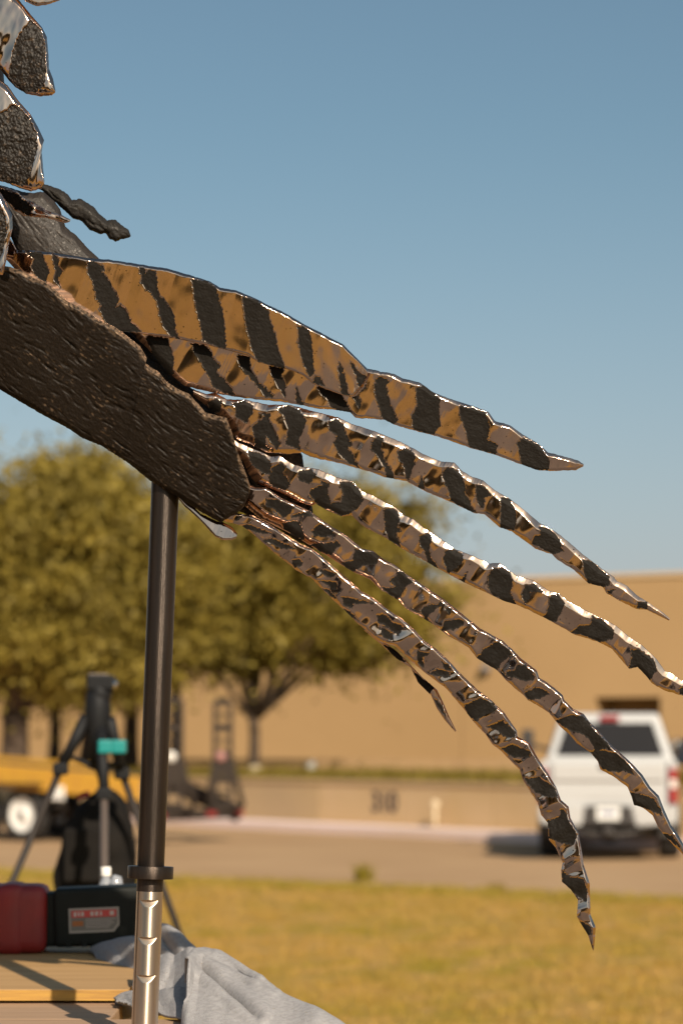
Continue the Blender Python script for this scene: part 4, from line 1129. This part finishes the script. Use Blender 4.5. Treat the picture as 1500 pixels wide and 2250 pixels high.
# --- second feather
plate('feather', [(425, 855), (454, 866), (471, 862), (498, 877), (541, 878), (560, 883), (589, 889), (637, 889), (668, 898), (699, 906), (743, 917), (772, 931), (825, 948), (878, 970), (906, 984), (930, 998), (969, 1014), (998, 1016), (1012, 1032), (1031, 1045), (1060, 1055), (1088, 1078), (1120, 1096), (1148, 1118), (1184, 1148), (1220, 1168), (1248, 1190), (1280, 1218), (1320, 1248), (1348, 1268), (1356, 1278), (1376, 1286), (1396, 1306), (1424, 1324), (1456, 1346), (1472, 1360)],
      [(425, 870), (459, 896), (488, 920), (519, 966), (555, 978), (584, 994), (632, 999), (663, 994), (680, 1003), (700, 1008), (748, 1018), (789, 1030), (815, 1037), (846, 1049), (866, 1052), (894, 1058), (935, 1080), (992, 1104), (1040, 1127), (1064, 1130), (1096, 1158), (1124, 1168), (1160, 1194), (1176, 1206), (1212, 1218), (1224, 1230), (1260, 1252), (1292, 1282), (1324, 1290), (1332, 1304), (1364, 1322), (1396, 1338), (1420, 1340), (1469, 1364)],
      4.262, [4.255, 4.24, 4.25], .026, .14, 13, .0024, [
      Z('D', (60, 100), (150, 60), (200, 90), (170, 190), (100, 190)),
      Z('D', (300, 110), (400, 80), (480, 130), (470, 200), (440, 240), (430, 300), (330, 230), (320, 170)),
      Z('D', (530, 190), (640, 200), (620, 240), (680, 360), (730, 470), (700, 540), (660, 480), (600, 400), (590, 480), (660, 530), (500, 520), (490, 420), (470, 310), (560, 250), (590, 220)),
      Z('D', (700, 160), (800, 125), (900, 160), (970, 270), (940, 360), (900, 430), (920, 540), (780, 480), (800, 350), (770, 230)),
      Z('D', (1170, 270), (1250, 255), (1310, 300), (1330, 400), (1390, 490), (1350, 510), (1460, 700), (1350, 650), (1260, 560), (1220, 460), (1250, 400), (1180, 350)),
      Z('E', (480, 300), (540, 230), (585, 260), (570, 350), (600, 460), (660, 540), (690, 630), (620, 620), (600, 530), (540, 430), (480, 360)),
      Z('E', (725, 380), (800, 345), (870, 400), (880, 480), (850, 550), (820, 660), (790, 600), (770, 500), (720, 440)),
      Z('E', (940, 600), (975, 740), (900, 710)),
      Z('E', (1125, 570), (1180, 525), (1270, 550), (1320, 630), (1340, 770), (1400, 880), (1450, 950), (1380, 930), (1200, 830), (1190, 740), (1150, 680)),
      Z('P', (365, 285), (400, 290), (450, 340), (410, 360), (405, 410), (385, 415), (360, 350)),
      Z('P', (500, 355), (545, 360), (580, 440), (575, 540), (495, 525)),
      Z('P', (710, 515), (770, 530), (825, 590), (840, 650), (790, 670), (665, 610), (680, 570), (715, 560)),
      Z('P', (945, 690), (1000, 710), (1090, 790), (1095, 840), (1060, 850), (980, 830), (955, 770)),
      Z('P', (1245, 930), (1305, 930), (1300, 970), (1245, 965)),
      Z('P', (1080, 865), (1130, 860), (1110, 885), (1085, 885))],
      seed=21.0, wl=(62., 1.3), bbev=9, spin=.05, tslope=.60, facet=(.0017, 72.), roll=.6)
# --- third feather
plate('feather', [(505, 960), (524, 973), (543, 981), (574, 993), (594, 1003), (615, 1001), (632, 1013), (646, 1021), (670, 1026), (699, 1031), (738, 1048), (774, 1057), (796, 1079), (825, 1091), (849, 1105), (870, 1116), (887, 1132), (909, 1141), (930, 1159), (951, 1172), (999, 1206), (1040, 1222), (1074, 1238), (1098, 1237), (1112, 1249), (1136, 1266), (1172, 1275), (1203, 1297), (1228, 1304), (1248, 1321), (1300, 1348), (1332, 1364), (1352, 1374), (1380, 1398), (1408, 1416), (1440, 1446), (1460, 1474), (1480, 1482), (1500, 1498), (1540, 1530), (1575, 1562)],
      [(505, 985), (534, 1014), (546, 1042), (565, 1066), (608, 1083), (656, 1105), (682, 1113), (694, 1107), (719, 1122), (752, 1135), (772, 1132), (791, 1151), (808, 1162), (849, 1183), (880, 1204), (904, 1217), (940, 1236), (959, 1248), (1008, 1274), (1020, 1280), (1076, 1306), (1104, 1320), (1132, 1328), (1156, 1338), (1204, 1362), (1240, 1382), (1260, 1394), (1312, 1410), (1344, 1426), (1364, 1450), (1382, 1470), (1400, 1466), (1416, 1482), (1432, 1502), (1460, 1518), (1488, 1526), (1500, 1529), (1540, 1550), (1572, 1566)],
      4.268, [4.255, 4.235, 4.24], .026, .16, 14, .0024, [
      Z('D', (430, 540), (560, 570), (640, 640), (650, 760), (560, 740), (460, 650)),
      Z('D', (650, 690), (740, 650), (790, 690), (750, 740), (800, 810), (820, 870), (760, 900), (640, 850), (620, 780), (650, 740)),
      Z('D', (900, 730), (1010, 710), (1060, 760), (990, 840), (910, 820), (890, 780)),
      Z('D', (1100, 810), (1190, 840), (1160, 880), (1180, 960), (1210, 1080), (1100, 1060), (1040, 1000), (1000, 940), (1000, 890), (1120, 850)),
      Z('D', (1270, 830), (1380, 825), (1450, 890), (1490, 980), (1450, 1060), (1370, 1110), (1300, 1140), (1200, 1090), (1200, 1010), (1290, 1010), (1310, 930)),
      Z('E', (590, 910), (640, 900), (720, 930), (735, 1000), (720, 1060), (745, 1110), (700, 1130), (755, 1260), (640, 1190), (610, 1100), (600, 1040)),
      Z('E', (920, 1160), (990, 1130), (1040, 1170), (1010, 1250), (1020, 1330), (1090, 1450), (1000, 1420), (980, 1330), (920, 1210)),
      Z('F', (235, 200), (330, 195), (410, 250), (390, 300), (350, 360), (265, 420), (240, 340), (220, 270)),
      Z('F', (430, 400), (425, 500), (340, 485), (400, 460)),
      Z('F', (680, 365), (760, 365), (820, 400), (850, 450), (840, 600), (870, 670), (890, 700), (800, 690), (670, 610), (630, 530), (630, 430)),
      Z('F', (970, 520), (1060, 520), (1140, 590), (1030, 580), (1010, 650), (970, 690), (935, 610)),
      Z('F', (1190, 630), (1270, 600), (1330, 680), (1300, 780), (1250, 865), (1140, 830), (1180, 730)),
      Z('P', (880, 1100), (930, 1060), (990, 1055), (1000, 1010), (1060, 1030), (1120, 1090), (1115, 1135), (1035, 1150), (940, 1110)),
      Z('P', (1215, 1190), (1260, 1190), (1340, 1250), (1355, 1310), (1330, 1340), (1310, 1370), (1270, 1310), (1200, 1290), (1215, 1240)),
      Z('P', (1480, 1410), (1500, 1395), (1520, 1450), (1480, 1440))],
      seed=31.0, wl=(62., 1.3), bbev=9, spin=.05, tslope=.47, facet=(.0017, 70.), roll=.6)
# --- fourth feather
plate('feather', [(530, 1062), (565, 1071), (584, 1071), (603, 1083), (622, 1096), (646, 1107), (680, 1122), (704, 1140), (731, 1159), (760, 1176), (795, 1205), (820, 1211), (844, 1230), (868, 1242), (899, 1266), (928, 1285), (952, 1302), (975, 1317), (1016, 1350), (1054, 1381), (1076, 1393), (1102, 1407), (1124, 1426), (1143, 1446), (1179, 1474), (1184, 1489), (1200, 1499), (1214, 1509), (1236, 1528), (1239, 1538), (1260, 1559), (1282, 1569), (1294, 1586), (1318, 1610), (1339, 1634), (1363, 1655), (1387, 1677), (1411, 1703), (1428, 1730), (1447, 1749), (1459, 1780), (1474, 1814), (1486, 1830), (1500, 1854), (1520, 1896)],
      [(525, 1090), (541, 1114), (574, 1141), (613, 1160), (651, 1179), (688, 1203), (719, 1222), (743, 1237), (774, 1256), (813, 1273), (837, 1297), (851, 1304), (873, 1318), (892, 1338), (928, 1358), (950, 1371), (985, 1398), (1002, 1407), (1030, 1424), (1047, 1446), (1069, 1460), (1093, 1474), (1112, 1496), (1138, 1519), (1150, 1528), (1159, 1538), (1183, 1552), (1205, 1566), (1219, 1583), (1231, 1598), (1250, 1614), (1267, 1634), (1296, 1653), (1313, 1674), (1318, 1691), (1349, 1708), (1378, 1730), (1387, 1751), (1392, 1769), (1411, 1775), (1433, 1792), (1445, 1818), (1462, 1840), (1483, 1862), (1500, 1878), (1516, 1900)],
      4.262, [4.25, 4.225, 4.215], .026, .172, 6, .0026, [
      Z('D', (600, 970), (720, 990), (860, 1060), (820, 1110), (760, 1160), (700, 1090), (600, 1040)),
      Z('D', (820, 1150), (880, 1110), (1000, 1095), (1030, 1140), (930, 1140)),
      Z('D', (750, 1200), (900, 1180), (940, 1280), (960, 1360), (860, 1320), (760, 1260)),
      Z('D', (1010, 1280), (1090, 1210), (1200, 1260), (1220, 1310), (1130, 1330), (1040, 1320)),
      Z('D', (1000, 1400), (1080, 1380), (1220, 1380), (1240, 1350), (1285, 1410), (1230, 1440), (1200, 1500), (1100, 1460)),
      Z('G', (580, 180), (650, 210), (760, 220), (820, 260), (760, 330), (650, 340), (560, 400), (450, 320), (560, 290)),
      Z('G', (960, 380), (1020, 400), (1110, 490), (1040, 540), (1010, 600), (970, 650), (850, 580), (830, 545), (960, 530), (890, 480), (960, 430)),
      Z('G', (1370, 670), (1390, 700), (1270, 780), (1240, 820), (1290, 880), (1220, 840), (1180, 740), (1250, 700), (1340, 690)),
      Z('F', (250, 720), (310, 735), (280, 790), (250, 760)),
      Z('F', (230, 850), (370, 830), (420, 850), (400, 890), (320, 930), (200, 940)),
      Z('F', (590, 1110), (680, 1050), (730, 1040), (830, 1110), (850, 1150), (800, 1200), (750, 1240), (720, 1300), (640, 1270), (530, 1190), (560, 1150)),
      Z('F', (910, 1250), (970, 1250), (1060, 1340), (1050, 1390), (980, 1400), (900, 1380), (790, 1350), (800, 1310), (870, 1300)),
      Z('T', (40, 185), (150, 120), (240, 150), (280, 185), (180, 230), (100, 245)),
      Z('T', (380, 410), (470, 375), (590, 385), (680, 500), (720, 550), (800, 620), (830, 680), (700, 700), (640, 600), (560, 545), (470, 520), (400, 480), (330, 430)),
      Z('T', (650, 720), (700, 690), (900, 730), (1020, 850), (1060, 930), (950, 890), (860, 905), (760, 870), (720, 800)),
      Z('T', (1000, 1080), (1110, 1100), (1230, 1140), (1300, 1250), (1310, 1305), (1250, 1270), (1110, 1220), (1050, 1215), (1035, 1140)),
      Z('T', (1305, 1465), (1400, 1480), (1480, 1580), (1460, 1590), (1340, 1500))],
      seed=41.0, wl=(54., 1.2), bbev=8, spin=.07, tslope=1.3, facet=(.0017, 66.), roll=.6)
# --- fifth feather and its side shoot
plate('feather', [(480, 1115), (529, 1129), (553, 1132), (584, 1148), (620, 1170), (656, 1193), (686, 1206), (710, 1225), (736, 1249), (765, 1273), (794, 1299), (827, 1318), (856, 1342), (882, 1359), (909, 1382), (933, 1409), (959, 1427), (983, 1449), (1009, 1478), (1049, 1516), (1078, 1538), (1108, 1567), (1135, 1606), (1137, 1619), (1163, 1633), (1181, 1666), (1203, 1699), (1221, 1729), (1232, 1758), (1249, 1773), (1253, 1798), (1269, 1828), (1276, 1861), (1282, 1901), (1295, 1941), (1297, 2011), (1308, 2037), (1307, 2060), (1304, 2089)],
      [(470, 1130), (495, 1146), (531, 1155), (560, 1177), (594, 1208), (640, 1244), (652, 1254), (683, 1270), (707, 1294), (729, 1316), (758, 1342), (784, 1369), (808, 1388), (832, 1410), (868, 1420), (905, 1455), (935, 1480), (957, 1496), (983, 1516), (1001, 1538), (1020, 1560), (1042, 1589), (1067, 1615), (1082, 1637), (1100, 1650), (1115, 1666), (1141, 1692), (1148, 1714), (1166, 1743), (1181, 1765), (1188, 1791), (1203, 1809), (1205, 1846), (1221, 1864), (1236, 1897), (1232, 1912), (1234, 1938), (1254, 1956), (1269, 1978), (1267, 2015), (1273, 2026), (1291, 2055), (1302, 2089)],
      4.235, [4.235, 4.225, 4.21], .026, .19, 6, .0028, [
      Z('D', (330, 1140), (400, 1130), (360, 1180), (300, 1180)),
      Z('D', (350, 1240), (430, 1210), (560, 1260), (660, 1300), (560, 1300)),
      Z('D', (560, 1360), (650, 1340), (800, 1400), (880, 1440), (760, 1440)),
      Z('G', (0, 290), (60, 280), (110, 320), (80, 360), (20, 355)),
      Z('G', (240, 480), (330, 480), (420, 500), (420, 560), (360, 560), (340, 520)),
      Z('G', (280, 550), (340, 560), (420, 650), (370, 630)),
      Z('G', (250, 370), (420, 410), (380, 450), (300, 440)),
      Z('G', (450, 620), (560, 640), (750, 690), (560, 690), (560, 730), (490, 720)),
      Z('G', (470, 740), (520, 750), (630, 850), (560, 820)),
      Z('G', (780, 790), (860, 790), (930, 860), (1030, 900), (980, 990), (880, 900), (800, 870)),
      Z('G', (800, 900), (930, 960), (930, 1030), (840, 1000)),
      Z('G', (1150, 1120), (1280, 1150), (1200, 1180), (1210, 1280), (1150, 1230)),
      Z('G', (1270, 1330), (1330, 1290), (1440, 1310), (1450, 1370), (1340, 1360)),
      Z('G', (1370, 1210), (1420, 1240), (1480, 1310), (1400, 1290)),
      Z('Q', (190, 270), (290, 225), (370, 260), (385, 300), (330, 320), (260, 370), (210, 330)),
      Z('Q', (320, 400), (420, 360), (500, 430), (500, 465), (440, 465), (380, 420)),
      Z('Q', (410, 530), (480, 505), (580, 545), (585, 580), (480, 585)),
      Z('Q', (550, 710), (640, 700), (730, 760), (755, 830), (690, 820), (620, 800)),
      Z('Q', (690, 960), (760, 940), (770, 890), (800, 910), (820, 970), (870, 1050), (850, 1110), (770, 1100), (700, 1070)),
      Z('Q', (775, 1260), (830, 1300), (905, 1310), (930, 1400), (920, 1450), (860, 1410), (775, 1340)),
      Z('Q', (870, 1560), (940, 1590), (960, 1650), (930, 1650))],
      seed=51.0, wl=(48., 1.1), bbev=8, spin=.08, tslope=1.3, facet=(.0017, 62.))
plate('feather', [(800, 1376), (840, 1408), (870, 1430), (893, 1452), (926, 1487), (960, 1516), (972, 1541), (988, 1578), (1002, 1606)],
      [(800, 1386), (840, 1419), (869, 1446), (902, 1468), (918, 1500), (947, 1529), (960, 1558), (976, 1582), (1000, 1609)],
      4.262, [4.265, 4.27], .016, .1, 6, .002, [
      Z('U', (870, 1125), (940, 1150), (1000, 1220), (950, 1212)), Z('U', (1030, 1265), (1090, 1310), (1150, 1350), (1120, 1390), (1060, 1330)), Z('U', (1140, 1410), (1190, 1450), (1210, 1520), (1165, 1460))],
      seed=61.0, wl=(36., 1.2))
# small tip behind the pole
plate('feather', [(390, 1080), (420, 1108), (440, 1128), (454, 1135), (478, 1146), (490, 1147), (510, 1158), (521, 1172)],
      [(385, 1088), (405, 1112), (430, 1134), (448, 1152), (462, 1168), (474, 1180), (488, 1186), (508, 1187), (519, 1182)],
      4.262, [4.245], .014, -.10, 6, .0006, seed=66.0)
# --- leaf-shaped plates, twig and back limb at the upper left
plate('leaf_plate', [(-90, -40), (20, -22), (43, 0), (67, 30), (93, 60), (103, 80), (107, 123), (108, 150), (117, 173), (122, 198)],
      [(-90, 60), (-40, 110), (0, 150), (17, 173), (33, 190), (57, 205), (87, 211), (113, 209), (121, 203)],
      4.12, [4.10], .026, .10, 13, .002, [[(67, 43), (90, 63), (99, 100), (101, 150), (97, 188), (77, 202), (45, 199), (20, 167), (27, 113), (43, 73)]],
      seed=71.0, wl=(45., 1.2), recess=.003, rough=.0016, bbev=9, convex=.008, band_name='dark_hollow', band_mat='hollow_patina')
plate('leaf_plate', [(-110, 110), (-50, 148), (0, 175), (17, 187), (40, 220), (67, 250), (83, 277), (97, 307), (92, 333), (95, 367), (98, 397)],
      [(-110, 300), (-50, 380), (0, 397), (20, 403), (43, 413), (67, 420), (90, 414), (97, 402)],
      4.10, [4.09], .028, .10, 13, .002, [[(33, 227), (63, 257), (80, 290), (82, 323), (72, 360), (66, 387), (50, 408), (10, 398), (-40, 380), (-60, 320), (-30, 267)]],
      seed=74.0, wl=(45., 1.2), recess=.003, rough=.0016, bbev=10, convex=.008, band_name='dark_hollow', band_mat='hollow_patina')
plate('leaf_plate', [(-120, 330), (-40, 385), (0, 420), (13, 443), (27, 473), (28, 500), (20, 533), (15, 567), (8, 598)],
      [(-120, 480), (-40, 566), (-15, 592), (0, 604), (6, 603)],
      4.06, [4.06], .026, .10, 12, .002, [[(-60, 420), (-5, 445), (12, 475), (14, 510), (6, 550), (-4, 580), (-40, 540), (-70, 480)]],
      seed=77.0, recess=.003, rough=.002, convex=.006, band_name='dark_hollow', band_mat='hollow_patina')
plate('leaf_plate', [(-90, -120), (60, -90), (120, -50), (134, -2)], [(-90, -60), (20, -40), (56, 2), (80, 13), (104, 9), (131, 0)],
      4.10, [4.1], .024, .1, 10, .0015, seed=79.0)
plate('chip', [(8, 508), (20, 520), (30, 535), (37, 549)], [(6, 552), (16, 562), (30, 563), (36, 553)], 4.12, [4.11], .012, .1, 4, .0006, seed=80.0)
plate('splinter', [(-30, 395), (7, 409), (36, 418), (60, 438), (84, 450), (108, 464), (134, 471), (155, 482)], [(-30, 420), (14, 442), (31, 462), (53, 474), (72, 476), (101, 478), (120, 483), (144, 490), (154, 486)],
      4.19, [4.18], .022, .05, 9, .003, [[(-25, 405), (36, 424), (58, 442), (75, 458), (60, 472), (20, 446)]], seed=82.0, mat='bronze', jag=1.4, wl=(30., 1.), rough=.0018)
plate('twig', [(40, 385), (91, 402), (115, 409), (132, 415), (149, 426), (158, 439), (178, 436), (192, 445), (206, 454), (218, 469), (235, 483), (254, 482), (266, 493), (283, 505), (287, 516)],
      [(40, 400), (91, 417), (106, 430), (130, 452), (144, 464), (158, 478), (180, 486), (197, 505), (221, 514), (233, 513), (240, 524), (254, 531), (269, 524), (283, 522), (287, 519)],
      4.34, [4.36], .030, .05, 12, .004, mat='twig_patina', jag=1.6, convex=.012, seed=84.0, wl=(26., 1.), bark=(.0016, (.8, .6)))
plate('back_limb', [(-20, 400), (60, 423), (96, 421), (120, 442), (132, 459), (144, 498), (168, 517), (194, 546), (216, 566), (250, 600)],
      [(-40, 470), (0, 500), (24, 520), (34, 545), (60, 580), (110, 610), (170, 630), (230, 640)],
      4.30, [4.31], .06, .0, 14, .003, mat='limb_patina', jag=1.4, convex=.02, seed=86.0, wl=(90., 1.), bark=(.0012, (.7, .7)))

# ------------------------------------------------------------------ behind the photographer: building, plus trees and cars added for the bronze reflections
M['far_wall'] = material('sand_render', (.50, .33, .17), .9, col2=(.44, .29, .15), scale=.4, world_space=True)
rb = tag(empty('sand_coloured_building', (0, -46, 0)), 'sand-coloured building behind the photographer, seen only as a reflection in the bronze', 'building')
box('wall', (0, 0, 3.2), (70, .4, 6.4), M['far_wall'], rb)
box('roof', (0, -8.2, 6.45), (70.6, 16.6, .3), M['coping'], rb)
# added trees and parked cars, copies of those in view, for richer reflections
for src_i, (x, y, sc_) in enumerate([(-17, -41, 1.0), (-7, -42, .9), (8, -41, 1.0), (19, -42, 1.1)]):
    src = bpy.data.objects['oak_tree'] if src_i % 2 else bpy.data.objects['oak_tree.001']
    c = copy_tree(src); c.location = (x, y, 0); c.scale = (sc_, sc_, sc_); c.rotation_euler.z = src_i * 1.3
    c['label'] = ['oak tree far left behind the photographer, mirrored in the bronze', 'oak tree left of centre behind the photographer, mirrored in the bronze',
                  'oak tree right of centre behind the photographer, mirrored in the bronze', 'oak tree far right behind the photographer, mirrored in the bronze'][src_i]
    c['group'] = 'oak trees behind the photographer'
for i, (x, y, a_) in enumerate([(-7.6, -4.6, 8), (2.0, -4.9, -6)]):  # cars added to give dark shapes in the feather reflections
    c = copy_tree(car); c.location = (x, y, .006); c.rotation_euler.z = R(a_)
    c['label'] = ['dark car parked left behind the photographer, mirrored in the bronze', 'dark car parked right behind the photographer, mirrored in the bronze'][i]
    c['group'] = 'dark cars behind the photographer'
